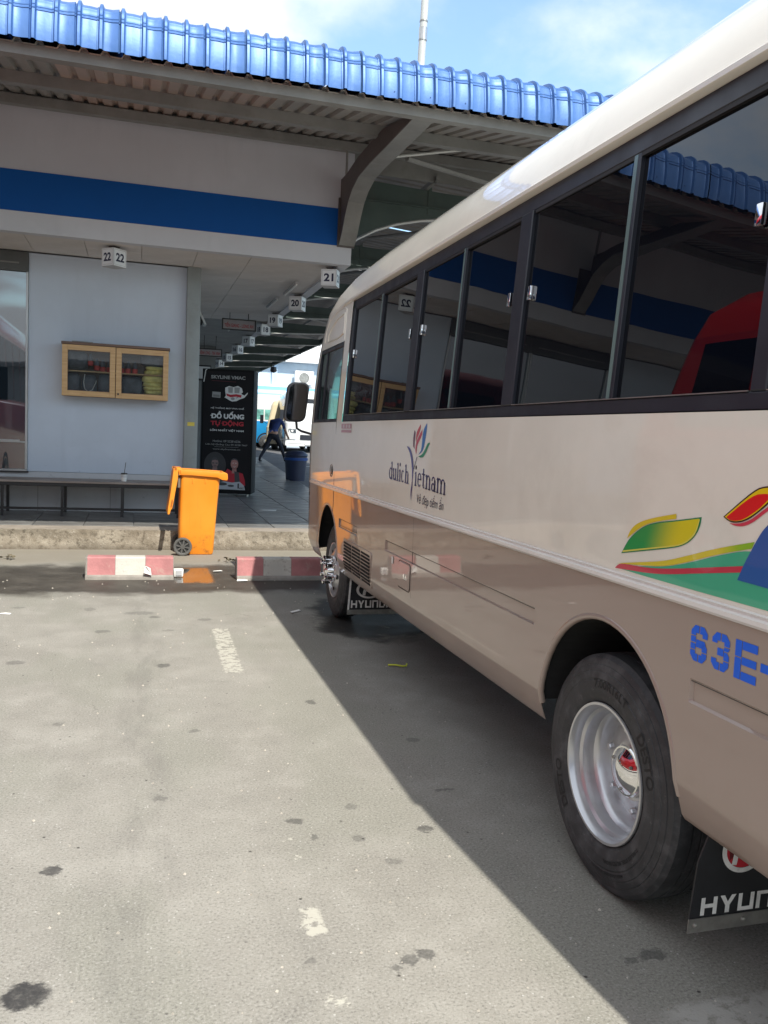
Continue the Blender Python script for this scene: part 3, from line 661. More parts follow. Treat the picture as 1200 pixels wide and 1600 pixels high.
# ================================================================== CABINET AND ITS CONTENTS
CX0, CX1, CY, CZ0, CZ1 = -.994, .414, 12.45, 1.885, 2.582
CAB = thing('wall_cabinet', 'wooden wall cabinet with two glass doors holding dark bags and yellow cloth', 'cabinet', (-.29, 12.75, 1.885))
b = MB(); b.box(CX0, CX1, CY+.28, CY+.297, CZ0, CZ1); b.build('back_panel', wood_dark, CAB)
b = MB(); b.box(CX0, CX0+.018, CY+.022, CY+.28, CZ0, CZ1); b.build('side_panel', wood_m, CAB)
b = MB(); b.box(CX1-.018, CX1, CY+.022, CY+.28, CZ0, CZ1); b.build('side_panel', wood_m, CAB)
b = MB(); b.box(CX0+.018, CX1-.018, CY+.022, CY+.28, CZ0, CZ0+.018); b.build('bottom_panel', wood_dark, CAB)
b = MB(); b.box(CX0-.012, CX1+.016, CY-.015, CY+.297, CZ1, CZ1+.035); b.build('top_board', wood_dark, CAB, bevel=.003)
b = MB(); b.box(CX0+.018, CX1-.018, CY+.05, CY+.28, 2.222, 2.238); b.build('shelf', wood_m, CAB)
for (x0, x1, z0, z1) in ((CX0, -.299, CZ0, CZ1-.003), (-.290, CX1, CZ0-.004, CZ1-.006)):
    d = MB(); w = .072
    d.box(x0, x0+w, CY, CY+.02, z0, z1); door = d.build('door', wood_m, CAB, bevel=.002)
    for args in ((x1-w, x1, z0, z1), (x0+w+.001, x1-w-.001, z0, z0+w), (x0+w+.001, x1-w-.001, z1-w, z1)):
        d = MB(); d.box(args[0], args[1], CY+.0005, CY+.0195, args[2], args[3]); d.build('door_rail', wood_m, door, bevel=.002)
    d = MB(); d.box(x0+w, x1-w, CY+.008, CY+.012, z0+w, z1-w); d.build('door_pane', cab_glass, door)
    d = MB(); q = .006
    d.box(x0+w, x0+w+q, CY+.002, CY+.008, z0+w, z1-w); d.box(x1-w-q, x1-w, CY+.002, CY+.008, z0+w, z1-w); d.box(x0+w+q, x1-w-q, CY+.002, CY+.008, z0+w, z0+w+q); d.box(x0+w+q, x1-w-q, CY+.002, CY+.008, z1-w-q, z1-w); d.build('door_bead', wood_dark, door)
d = MB(); d.lathe([(0, .013), (-.012, .013), (-.016, 0)], (-.258, CY, CZ0+.055), 'Y', 12); d.build('lock', black_paint, CAB)
yel = M('yellow_cloth', (.78, .69, .24), .85, var=.2, vscale=14, bump=.4, bscale=30)
gcloth = M('dark_bag_cloth', (.10, .11, .13), .6, var=.3, vscale=9, bump=.5, bscale=22)
redcloth = M('red_cloth', (.55, .07, .06), .8, var=.3, vscale=12)
def blob(name, x0, x1, y0, y1, z0, z1, mat, seed, sag=.25, label='', cat='', group=None, n=14):
    m = MB(); r_ = random.Random(seed); vs = []; fs = []; rr = 9
    for j in range(rr):
        th = math.pi*j/(rr-1)
        for k in range(n):
            ph = 2*math.pi*k/n
            u = math.sin(th)*math.cos(ph); v = math.sin(th)*math.sin(ph); w = math.cos(th)
            sg = lambda q: math.copysign(abs(q)**.55, q)
            p = Vector((sg(u), sg(v), sg(w))); nz = mnoise.noise(p*1.7 + Vector((seed*3.1, 0, 0)))
            p *= 1 + .16*nz; p = Vector((max(-1, min(1, p.x)), max(-1, min(1, p.y)), max(-1, min(1, p.z))))
            vs.append(((x0+x1)/2 + p.x*(x1-x0)/2, (y0+y1)/2 + p.y*(y1-y0)/2, (z0+z1)/2 + p.z*(z1-z0)/2))
    for j in range(rr-1):
        for k in range(n): fs.append((j*n+k, j*n+(k+1) % n, (j+1)*n+(k+1) % n, (j+1)*n+k))
    m.add(vs, fs); o = m.build(name, mat, smooth=80, merge=.0005); tag(o, label, cat, group); return o
zb = CZ0+.019
names = ['bottom', 'second', 'third', 'fourth', 'topmost']
for k in range(5):
    blob('folded_cloth', .075-.022*(k > 2)+.01*(k % 2), .372, CY+.06, CY+.24, zb+.054*k, zb+.054*k+.062 if k < 4 else 2.2215, yel, k+1, label='yellow folded cloth, %s of the stack on the cabinet floor' % names[k], cat='cloth', group='yellow folded cloths in the cabinet')
for k in range(2):
    blob('folded_cloth', .085+.02*k, .37, CY+.06, CY+.24, 2.2385+.055*k, 2.2385+.055*k+.062, yel, k+9, label='yellow folded cloth %s on the cabinet shelf' % ('lying flat' if k == 0 else 'lying uppermost'), cat='cloth', group='yellow folded cloths in the cabinet')
blob('bag', -.22, .06, CY+.06, CY+.25, zb, 2.20, gcloth, 21, label='dark bag beside the yellow cloths behind the right door', cat='bag')
blob('bag', -.95, -.76, CY+.06, CY+.25, zb, 2.20, gcloth, 22, label='dark bag in the lower left corner of the cabinet', cat='bag')
blob('bag', -.74, -.545, CY+.06, CY+.25, zb, 2.19, gcloth, 23, label='dark bag with a pale cord in the middle of the left door', cat='bag')
blob('bag', -.53, -.33, CY+.06, CY+.25, zb, 2.21, gcloth, 24, label='dark bag low beside the middle of the cabinet', cat='bag')
blob('bag', -.95, -.66, CY+.06, CY+.25, 2.2385, 2.50, gcloth, 25, label='dark bag on the left end of the cabinet shelf', cat='bag')
blob('bag', .02, .38, CY+.10, CY+.26, 2.36, 2.54, gcloth, 26, label='dark bag on top of the yellow cloths on the shelf', cat='bag')
pos = [(-.63, 2.32, 'highest, at the front of the left shelf'), (-.55, 2.26, 'second along the left shelf'), (-.47, 2.245, 'third along the left shelf'), (-.385, 2.245, 'fourth, by the left door stile'), (-.215, 2.245, 'first behind the right door'), (-.13, 2.245, 'second behind the right door'), (-.04, 2.245, 'next to the yellow cloth')]
for k, (x, z, w) in enumerate(pos):
    t = thing('bottle_bag', 'small grey bag with red base, '+w, 'bag', (x, CY+.12, z), 0, 'small red and grey bags on the cabinet shelf')
    m = MB(); m.lathe([(-.004, .0), (-.004, .036), (.045, .040), (.06, .034)], (x, CY+.12, z), 'Z', 10); m.build('base', redcloth, t, smooth=60)
    m = MB(); m.lathe([(.06, .034), (.10, .030), (.14, .016), (.16, .012), (.16, 0)], (x, CY+.12, z), 'Z', 10); m.build('top', gcloth, t, smooth=60)
m = MB(); m.tube([(-.70, CY+.055, 2.19), (-.715, CY+.052, 2.08), (-.70, CY+.052, 1.99), (-.655, CY+.052, 1.955), (-.60, CY+.052, 1.98), (-.555, CY+.052, 2.08), (-.55, CY+.055, 2.11)], .006, 6)
tag(m.build('cord', paper_m, smooth=60), 'pale looped cord hanging over the dark bag behind the left door', 'cord')
m = MB(); m.box(-.87, -.60, CY+.02, CY+.13, CZ1+.036, CZ1+.050, M4=None); tag(m.build('folder', M('folder', (.25, .25, .24), .5), bevel=.003), 'thin grey folder lying on top of the cabinet', 'folder')

# ================================================================== BENCH AND CUP
BEN = thing('bench', 'long low bench with brown stone seat and black rails along the wall', 'bench', (-2.5, 12.4, .26))
seat_m = M('bench_stone', (.27, .225, .20), .55, var=.12, dirt=.2)
m = MB(); m.box(-6.2, .62, 12.08, 12.735, .705, .735); m.build('seat', seat_m, BEN, bevel=.006)
m = MB(); m.box(-6.2, .62, 12.085, 12.135, .66, .7045); m.build('front_rail', black_paint, BEN, bevel=.004)
m = MB(); m.box(-6.2, .62, 12.09, 12.13, .345, .375); m.build('foot_rail', black_paint, BEN, bevel=.004)
for x in (-5.45, -4.7, -3.95, -3.2, -2.44, -1.69, -.945, -.175, .57):
    m = MB(); m.box(x-.018, x+.018, 12.094, 12.126, .376, .6595); m.box(x-.018, x+.018, 12.094, 12.126, .25, .3445); m.build('leg', black_paint, BEN)
    m = MB(); m.box(x-.018, x+.018, 12.62, 12.66, .26, .7045); m.build('leg', black_paint, BEN)
t = thing('drink_cup', 'white plastic drink cup with black lid and straw on the bench', 'cup', (-.158, 12.32, .735))
cx, cy_ = -.158, 12.32
m = MB(); m.lathe([(0, 0), (0, .031), (.095, .043), (.097, .043)], (cx, cy_, .736), 'Z', 20); m.build('cup', paper_m, t, smooth=40)
m = MB(); m.lathe([(.055, .0385), (.056, .0405), (.088, .0435), (.089, .0425)], (cx, cy_, .736), 'Z', 20); m.build('band', M('cup_print', (.55, .55, .56), .5), t, smooth=40)
m = MB(); m.lathe([(.0975, .0), (.0975, .046), (.112, .046), (.118, .038), (.120, 0)], (cx, cy_, .736), 'Z', 20); m.build('lid', black_gloss, t, smooth=40)
m = MB(); m.tube([(cx, cy_, .80), (cx+.006, cy_, .88), (cx+.02, cy_-.002, 1.0)], .005, 6); m.build('straw', black_gloss, t)

# ================================================================== ORANGE BIN
BIN = thing('wheelie_bin', 'orange wheeled rubbish bin with its lid hanging open, at the kerb', 'bin', (.72, 10.48, 0))
ya, yb = 10.265, 10.69
m = MB()
lv = [(.005, .585, .905, .05), (.035, .52, .915, .04), (.25, .505, .925, .03), (.60, .505, .945, .015), (.90, .508, .966, .004), (.955, .508, .972, 0)]
vs = []; fs = []
nn_ = 24
def rrect(x0, x1, y0, y1, r, n=6):
    out = []
    for (cx_, cyy, a0) in ((x1-r, y0+r, -90), (x1-r, y1-r, 0), (x0+r, y1-r, 90), (x0+r, y0+r, 180)):
        for k in range(n): a = R(a0+90*k/(n-1)); out.append((cx_+r*math.cos(a), cyy+r*math.sin(a)))
    return out
for z, x0, x1, ins in lv:
    for x, y in rrect(x0, x1, ya+ins, yb-ins, .045): vs.append((x, y, z))
for i in range(len(lv)-1):
    for k in range(nn_): fs.append((i*nn_+k, i*nn_+(k+1) % nn_, (i+1)*nn_+(k+1) % nn_, (i+1)*nn_+k))
fs.append(tuple(range(nn_-1, -1, -1)))
iv = len(vs)
for z, x0, x1, ins in ((.955, .516, .964, .008), (.1, .53, .90, .05)):
    for x, y in rrect(x0, x1, ya+ins, yb-ins, .04): vs.append((x, y, z))
for k in range(nn_): fs.append(((len(lv)-1)*nn_+k, (len(lv)-1)*nn_+(k+1) % nn_, iv+(k+1) % nn_, iv+k))
for k in range(nn_): fs.append((iv+k, iv+(k+1) % nn_, iv+nn_+(k+1) % nn_, iv+nn_+k))
fs.append(tuple(iv+nn_+k for k in range(nn_)))
m.add(vs, fs); m.build('body', orange_m, BIN, smooth=40)
m = MB()      # wheel-arch gusset and vertical ribs on the body
for x in (.64, .79): m.box(x, x+.012, ya-.004, ya+.02, .86, .93)
m.build('rib', orange_m, BIN, bevel=.003)
m = MB()      # overhanging rim collar, deeper at the front lip
for (y0, y1) in ((ya-.028, ya-.002), (yb+.002, yb+.028)):
    m.prism([(.49, 1.022), (.49, .965), (.93, .938), (.985, .912), (1.045, .905), (1.056, .925), (1.05, .985), (1.03, .998), (.75, 1.012)], lambda u, v, d: (u, d, v), y0, y1)
m.box(.485, .507, ya-.028, yb+.028, .955, 1.020); m.prism([(1.0, .915), (1.045, .908), (1.056, .926), (1.05, .984), (1.03, .996), (1.0, .998)], lambda u, v, d: (u, d, v), ya-.0015, yb+.0015)
m.build('rim', orange_m, BIN, bevel=.006, seg=2)
m = MB()      # open lid hanging behind
pv = Vector((.447, 1.030))
poly = [(.425, 1.035), (.465, 1.035), (.478, .985), (.472, .90), (.452, .78), (.428, .62), (.415, .555), (.40, .54), (.39, .495), (.382, .485), (.362, .49), (.368, .56), (.395, .76), (.415, .95)]
m.prism(poly, lambda u, v, d: (u, d, v), ya-.034, ya-.012); m.prism(poly, lambda u, v, d: (u, d, v), yb+.012, yb+.034)
m.prism([(.425, 1.02), (.44, 1.02), (.437, .95), (.415, .76), (.387, .56), (.380, .49), (.364, .49), (.368, .56), (.395, .76), (.415, .95)], lambda u, v, d: (u, d, v), ya-.0115, yb+.0115)
lid = m.build('lid', orange_m, BIN, bevel=.004)
m = MB(); m.prism([(.405, .66), (.418, .668), (.424, .645), (.414, .585), (.402, .565), (.394, .58)], lambda u, v, d: (u, d, v), ya-.0365, ya-.0342); m.build('lid_recess', M('orange_shadow_plastic', (.40, .11, .01), .5), lid)
m = MB(); m.tube([(.447, ya-.04, 1.028), (.447, yb+.04, 1.028)], .014, 10); m.build('hinge_pin', M('orange_shadow_plastic', (.40, .11, .01), .5), BIN)
m = MB(); m.box(.446, .52, ya-.012, ya+.03, .995, 1.035); m.box(.446, .52, yb-.03, yb+.012, .995, 1.035); m.build('hinge_arm', orange_m, BIN, bevel=.006, seg=2)
m = MB(); m.box(.475, .505, ya+.01, yb-.01, .80, .93); m.build('handle_plate', M('handle_plastic', (.16, .13, .10), .6), BIN, bevel=.006)
for y in (ya-.055, yb+.012):
    m = MB(); m.lathe([(0, .105), (.012, .108), (.034, .108), (.045, .103)], (.545, y, .1085), 'X' if 0 else 'Y', 40)
    m.lathe([(0, .105), (-.004, .096), (0, .080), (.008, .074)], (.545, y, .1085), 'Y', 40); m.lathe([(.045, .103), (.045, 0)], (.545, y, .1085), 'Y', 40)
    wh = m.build('wheel', dark_rubber, BIN, smooth=40)
    m = MB(); m.lathe([(.014, .075), (.014, 0)], (.545, y, .1085), 'Y', 32); m.build('wheel_disc', M('wheel_shadow', (.025, .025, .025), .8), wh)
    m = MB(); m.lathe([(-.002, 0), (-.002, .026), (.012, .030)], (.545, y, .1085), 'Y', 20)
    for k in range(8):
        a = k*math.pi/4 + .2; M4 = Matrix.Translation((.545, y, .1085)) @ Matrix.Rotation(a, 4, 'Y'); m.box(.024, .076, .001, .012, -.008, .008, M4=M4)
    m.build('wheel_spokes', dark_rubber, wh, smooth=40)
m = MB(); m.tube([(.545, ya-.01, .1085), (.545, yb+.012, .1085)], .014, 8); m.build('axle', dull_metal, BIN)

# ================================================================== WHEEL STOPS, LITTER
def wheel_stop(x0, x1, xs, cols, y, label, tilt=0):
    t = thing('wheel_stop', label, 'wheel stop', ((x0+x1)/2, y+.1, 0), 0, 'painted concrete wheel stops')
    pr = [(y, -.01), (y+.005, .034), (y+.03, .042), (y+.052, .205), (y+.065, .216), (y+.19, .216), (y+.24, .03), (y+.24, -.01)]
    sh = lambda x: (x-(x0+x1)/2)*tilt
    m = MB(); m.prism(pr, lambda u, v, d: (d, u+sh(d), v), x0, x1); m.build('block', stop_conc, t, bevel=.006)
    for k, c in enumerate(cols):
        a, bb = xs[k], xs[k+1]
        m = MB(); pp = [(y+.0285, .044), (y+.0505, .206), (y+.064, .2185), (y+.19, .2185), (y+.19, .2165), (y+.0655, .2165), (y+.053, .204), (y+.031, .043)]
        m.prism(pp, lambda u, v, d: (d, u+sh(d), v), a+.002, bb-.002); m.build('red_band' if c is stop_red else 'white_band', c, t)
    return t
wheel_stop(-.458, .377, (-.44, -.178, .105, .374), (stop_red, stop_white, stop_red), 8.575, 'red and white concrete wheel stop on the left with paper lying on it', -.03)
wheel_stop(.995, 1.89, (.997, 1.262, 1.548, 1.86), (stop_red, stop_white, stop_red), 8.50, 'red and white concrete wheel stop half shaded by the bus front wheel', -.01)
def scrap(pts, z, mat, name, label, cat, group=None, lift=.02, seed=1):
    r_ = random.Random(seed); m = MB(); n = len(pts); c = Vector((sum(p[0] for p in pts)/n, sum(p[1] for p in pts)/n))
    vs = [(x, y, z + .004 + r_.random()*lift) for x, y in pts]; vs.append((c.x, c.y, z+.006+lift*.7))
    vs += [(x, y, q-.002) for (x, y), (_, _, q) in zip(pts, vs)]
    fs = [(i, (i+1) % n, n) for i in range(n)] + [((i+1) % n, i, n+1+i, n+1+(i+1) % n) for i in range(n)]
    m.add(vs, fs); return tag(m.build(name, mat), label, cat, group)
m = MB(); m.add([(.09, 8.545, .075), (.165, 8.55, .05), (.155, 8.545, .11), (.115, 8.55, .135), (.10, 8.57, .13), (.095, 8.56, .08), (.165, 8.568, .06), (.155, 8.568, .115), (.115, 8.572, .137), (.10, 8.575, .135)],
    [(0,1,2,3,4), (9,8,7,6,5), (0,5,6,1), (1,6,7,2), (2,7,8,3), (3,8,9,4), (4,9,5,0)]); m.build('x', paper_m) if 0 else tag(m.build('paper_scrap', paper_m), 'crumpled white paper leaning on the left wheel stop', 'paper', 'white litter by the wheel stops')
t = thing('foam_cup', 'white foam container lying right of the left wheel stop', 'container', (.43, 8.74, 0), R(4), 'white litter by the wheel stops')
m = MB(); m.hexa([(-.045, -.03, .004), (.045, -.03, .004), (.045, .03, .004), (-.045, .03, .004), (-.05, -.035, .085), (.05, -.035, .085), (.05, .035, .085), (-.05, .035, .085)]); m.build('shell', paper_m, t, True, bevel=.012, seg=2)
m = MB(); m.box(-.03, .03, -.039, -.036, .02, .07); m.build('base_mark', sign_grey, t, True, bevel=.004)
scrap([(.985, 8.44), (1.09, 8.42), (1.10, 8.50), (1.0, 8.51)], 0, paper_m, 'paper_scrap', 'flat white paper at the left end of the right wheel stop', 'paper', 'white litter by the wheel stops', .02, 3)
scrap([(-1.0, 7.05), (-.92, 7.03), (-.915, 7.06), (-.99, 7.08)], 0, paper_m, 'paper_scrap', 'thin white scrap on the concrete left of the bus', 'paper', 'white litter by the wheel stops', .01, 4)
scrap([(1.27, 6.9), (1.36, 6.98), (1.35, 7.02), (1.26, 6.93)], 0, paper_m, 'paper_scrap', 'white scrap in the shade near the front wheel', 'paper', 'white litter by the wheel stops', .01, 5)
scrap([(.80, 9.0), (.90, 9.02), (.89, 9.10), (.81, 9.08)], 0, paper_m, 'paper_scrap', 'small white scrap beside the puddle in front of the bin', 'paper', 'white litter by the wheel stops', .015, 6)
scrap([(1.10, 11.5), (1.9, 13.9), (2.05, 13.9), (2.0, 14.0)][0:0] or [(1.86, 13.3), (2.12, 13.25), (2.16, 13.36), (1.95, 13.42)], zf(13.3), paper_m, 'paper_scrap', 'white paper on the paving at the foot of the black kiosk', 'paper', 'white litter by the wheel stops', .012, 7)
m = MB(); m.tube([(1.612, 5.222, .012), (1.66, 5.20, .016), (1.70, 5.188, .010), (1.726, 5.186, .012), (1.735, 5.205, .02)], .006, 6); tag(m.build('plastic_strap', M('yellow_plastic', (.62, .66, .05), .5), smooth=60), 'yellow plastic strap lying in the shade beside the bus', 'strap')
leaf_m = M('dry_leaf', (.13, .11, .07), .8, var=.3)
for k, (x, y, lab) in enumerate(((-1.33, 9.9, 'clump of dry leaves by the kerb at the left edge'), (.02, 9.35, 'small dark leaf clump above the left wheel stop'), (1.02, 9.75, 'small dark clump right of the orange bin'), (1.58, 8.85, 'dark clump between the right stop and the kerb'))):
    m = MB(); r_ = random.Random(k)
    for q in range(16):
        a = r_.random()*6.3; rr = r_.random()*.075; px, py = x+rr*math.cos(a)*1.3, y+rr*math.sin(a); s_ = .016+r_.random()*.02; an = r_.random()*6.3; zz = .012+r_.random()*.055*(1-rr/.09)
        m.add([(px+s_*math.cos(an), py+s_*math.sin(an), zz), (px-s_*.5*math.sin(an), py+s_*.5*math.cos(an), zz+.012), (px-s_*math.cos(an), py-s_*math.sin(an), zz+.004), (px+s_*.5*math.sin(an), py-s_*.5*math.cos(an), zz-.006)], [(0,1,2,3)])
    tag(m.build('leaf_clump', leaf_m), lab, 'leaves', 'leaf clumps along the kerb')
m = MB(); r_ = random.Random(11)
for k in range(260):
    x = r_.uniform(-1.3, 1.7); y = 1.7 + 7*r_.random()**1.6; s_ = r_.uniform(.0022, .0055)*(1+.08*y)
    m.add([(x-s_, y, .0), (x+s_*.4, y-s_, .0), (x+s_, y+s_*.4, .0), (x, y+s_, 0), (x, y, s_*1.1)], [(0,1,4), (1,2,4), (2,3,4), (3,0,4)])
struct(m.build('grit', M('grit', (.40, .37, .32), .9, var=.35, vscale=40)), 'stuff')

# ================================================================== THE BUS
BUS = thing('minibus', 'cream and brown minibus with black window band and dulich Vietnam lettering', 'minibus', (2.58, 4.0, 0))
XC = 2.58; Y0B = .3
PX = [(.435, 1.542), (.452, 1.530), (.545, 1.5035), (.562, 1.500), (1.062, 1.498), (1.10, 1.498), (1.35, 1.494), (1.605, 1.500), (2.475, 1.555), (2.55, 1.562), (2.66, 1.598), (2.76, 1.652), (2.83, 1.718), (2.88, 1.81), (2.93, 2.0), (2.985, XC)]
def lerp_tab(t, z):
    if z <= t[0][0]: return t[0][1]
    for (a, va), (b_, vb) in zip(t, t[1:]):
        if z <= b_: return va + (vb-va)*(z-a)/(b_-a)
    return t[-1][1]
def xs(z): return lerp_tab(PX, z)
YS = [(.435, 7.50), (.55, 7.60), (1.0, 7.64), (1.605, 7.63), (1.97, 7.64), (2.2, 7.56), (2.35, 7.45), (2.475, 7.33), (2.55, 7.25), (2.66, 7.04), (2.745, 6.75), (2.80, 6.38), (2.83, 6.0), (2.88, 5.6), (2.93, 5.2), (2.985, 4.8)]
BF = [(.435, .50), (1.0, .53), (2.55, .53), (2.83, .75), (2.985, 1.2)]
AR = ((2.455, .437, .48), (6.81, .432, .49))            # wheel arches: centre y, radius, centre z
zrows = [.435, .443, .452, .50, .545, .553, .562, .60, .70, .795, .801, .808, .852, .858, .864, .95, 1.062, 1.10, 1.2, 1.35, 1.5, 1.605, 1.64, 1.9, 2.1, 2.24, 2.35, 2.475, 2.55, 2.60, 2.66, 2.71, 2.76, 2.80, 2.83, 2.855, 2.88, 2.93, 2.985]
ycols = {Y0B, .6, 1.0, 1.4, 1.66, 1.72, 1.978, 1.986, 2.954, 2.962, 3.4, 3.9, 4.4, 5.031, 5.039, 5.6, 5.768, 5.776, 6.351, 6.359, 6.40, 6.54, 6.60, 7.24, 7.3, 7.45, 7.60, 7.63}
for c, r, zc in AR:
    for k in range(33): ycols.add(round(c - r*math.cos(math.pi*k/32), 5))
ycols = sorted(ycols)
def zbot(y):
    for c, r, zc in AR:
        if abs(y-c) <= r+1e-6:
            h_ = math.sqrt(max(0, r*r-(y-c)**2)); return max(.435, zc + h_*1.03) if h_ > .012 else .435
    return .435
def groove(y, z):
    d = 0
    for a, b_ in ((-.2, 1.982), (2.958, 5.035), (5.772, 6.355)):
        if a < y < b_ and .80 < z < .859: d = .009
    return d
NC = 14
def ring(z):
    Ys = lerp_tab(YS, z); st = 6.62 if z <= 2.55 else max(3.0, 6.62 - (z-2.55)*9)
    x = xs(z); bb = lerp_tab(BF, z); a = XC-x; pts = []
    for y in ycols:
        yy = y if y <= st else st + (y-st)*(Ys-st)/(7.63-st)
        if y < 1.6: y0_ = .55 + .5*max(0, (z-1.2)/1.35); yy = y0_ + (yy-.3)*(1.6-y0_)/1.3
        zz = max(z, zbot(y)); pts.append((xs(zz)+groove(y, z) if zz < 1.06 else xs(zz), yy, zz))
    for k in range(1, NC+1):
        an = math.pi/2*k/NC; p = 2/2.6
        pts.append((x + a*(1-math.cos(an)**p), Ys + bb*math.sin(an)**p, z))
    return pts
rings = [ring(z) for z in zrows]; ncol = len(rings[0]); nside = len(ycols)
groups = {k: MB() for k in ('lower_body', 'upper_body', 'roof', 'cab_door', 'windshield', 'front_panel')}
gf = {k: [] for k in groups}
for i in range(len(zrows)-1):
    zm = (zrows[i]+zrows[i+1])/2
    for k in range(ncol-1):
        side = k < nside-1; ym = (ycols[k]+ycols[k+1])/2 if side else 9
        if side and 1.605 < zm < 2.475 and ym < 6.40: continue
        if side and 2.475 < zm < 2.55 and ym < 6.40: continue
        if side and 6.60 < ym < 7.60 and 1.605 < zm < 2.24: continue
        if zm > 2.55: g_ = 'roof'
        elif side and 6.60 < ym: g_ = 'cab_door' if zm > .9 else 'lower_body'
        elif not side and 1.45 < zm < 2.475 and k-nside+1 > 4: g_ = 'windshield'
        elif not side: g_ = 'front_panel' if zm > 1.062 else 'lower_body'
        else: g_ = 'lower_body' if zm < 1.062 else 'upper_body'
        gf[g_].append((i, k))
for g_, lst in gf.items():
    m = groups[g_]
    idx = {}
    for i, k in lst:
        q = []
        for (ii, kk) in ((i, k), (i, k+1), (i+1, k+1), (i+1, k)):
            q.append((ii, kk))
        for mirror in ((0, 1) if g_ != 'cab_door' else (0,)):
            ids = []
            for ii, kk in q:
                key = (ii, kk, mirror)
                if key not in idx:
                    p = rings[ii][kk]; idx[key] = len(m.v); m.v.append((2*XC-p[0], p[1], p[2]) if mirror else p)
                ids.append(idx[key])
            m.f.append(tuple(ids if not mirror else ids[::-1])); zm = (zrows[i]+zrows[i+1])/2
            m.mi.append(0 if zm < 1.062 else 1)
    mats = {'windshield': [teal_glass, teal_glass]}.get(g_, [brown, cream])
    m.build(g_, mats, BUS, smooth=40, merge=.0004)
    if g_ == 'cab_door':
        m.v = [(2*XC-p[0], p[1], p[2]) for p in m.v]; m.f = [q[::-1] for q in m.f]; m.build(g_, mats, BUS, smooth=40, merge=.0004)
# rear wall
m = MB(); lp = [(xs(z), z) for z in zrows]; poly = lp + [(2*XC-x, z) for x, z in lp[-2::-1]]
m.flat(poly, lambda u, v: (u, .55 + .5*max(0, (v-1.2)/1.35), v)); m.build('rear_panel', cream, BUS)
# arch lips, wheel wells and underside
def mirror_mb(fn, name, mat, **k):
    for s in (0, 1):
        m = MB(); fn(m)
        if s: m.v = [(2*XC-p[0], p[1], p[2]) for p in m.v]; m.f = [q[::-1] for q in m.f]
        m.build(name, mat, BUS, **k)
for c, r, zc in AR:
    arcp = [(c - r*math.cos(a), zc + r*1.03*math.sin(a)) for a in [math.pi*(.02+.96*k/30) for k in range(31)]]
    def lip(m): m.tube([(xs(max(.5, z))+.008, y, z) for y, z in arcp], .013, 8)
    mirror_mb(lip, 'arch_lip', brown, smooth=60)
    def well(m):
        vs = []; n = len(arcp)
        for x in (1.515, 2.25):
            for y, z in arcp: vs.append((x, c+(y-c)*1.02, z+.006))
            
        fs = [(i, i+1, n+i+1, n+i) for i in range(n-1)]; m.add(vs, fs)
        m.add([(2.25, c-r*1.05, .3), (2.25, c+r*1.05, .3), (2.25, c+r*1.05, 1.0), (2.25, c-r*1.05, 1.0)], [(0,1,2,3)])
    mirror_mb(well, 'wheel_well', dark_void)
m = MB(); m.box(1.60, 2*XC-1.60, .7, 1.95, .50, .52); m.box(1.60, 2*XC-1.60, 2.95, 6.3, .50, .52); m.box(1.75, 2*XC-1.75, 7.25, 7.9, .5, .52)
m.box(2.26, 2*XC-2.26, .4, 7.6, .30, .49); m.build('underbody', dark_void, BUS)
m = MB(); m.box(1.6, 2*XC-1.6, .5, 7.0, .93, .96); m.build('cabin_floor', M('cabin_floor', (.06, .055, .05), .8), BUS)
for y in (4.93, 4.36):
    m = MB(); m.box(1.62, 1.68, y-.05, y+.05, .385, .50); m.build('hanger_bracket', dull_metal, BUS, bevel=.006)
# rubbing strip
def strip(m):
    pr = [(.0, 1.060), (-.010, 1.062), (-.016, 1.070), (-.016, 1.082), (-.006, 1.087), (-.006, 1.091), (-.010, 1.096), (.0, 1.099)]
    ys_ = [.6, 2.0, 4.0, 6.0, 7.0, 7.6]; n = len(pr); vs = [(1.4985+d, y, z) for y in ys_ for d, z in pr]
    m.add(vs, [(i*n+k, i*n+k+1, (i+1)*n+k+1, (i+1)*n+k) for i in range(len(ys_)-1) for k in range(n-1)])
mirror_mb(strip, 'side_moulding', white_strip, smooth=30)
# roof gutter and the shaded recess under it
def gutter(m):
    pr = [(.03, 2.528), (-.012, 2.531), (-.020, 2.537), (-.021, 2.552), (-.012, 2.560), (.006, 2.566)]
    ys_ = [1.1, 2.0, 4.0, 6.0, 6.6, 6.9, 7.1, 7.22]; n = len(pr); vs = [(1.5625+d*(1 if y < 6.7 else .5), y, z - max(0, y-6.62)**2*.18) for y in ys_ for d, z in pr]
    m.add(vs, [(i*n+k, i*n+k+1, (i+1)*n+k+1, (i+1)*n+k) for i in range(len(ys_)-1) for k in range(n-1)])
mirror_mb(gutter, 'gutter', cream, smooth=40)
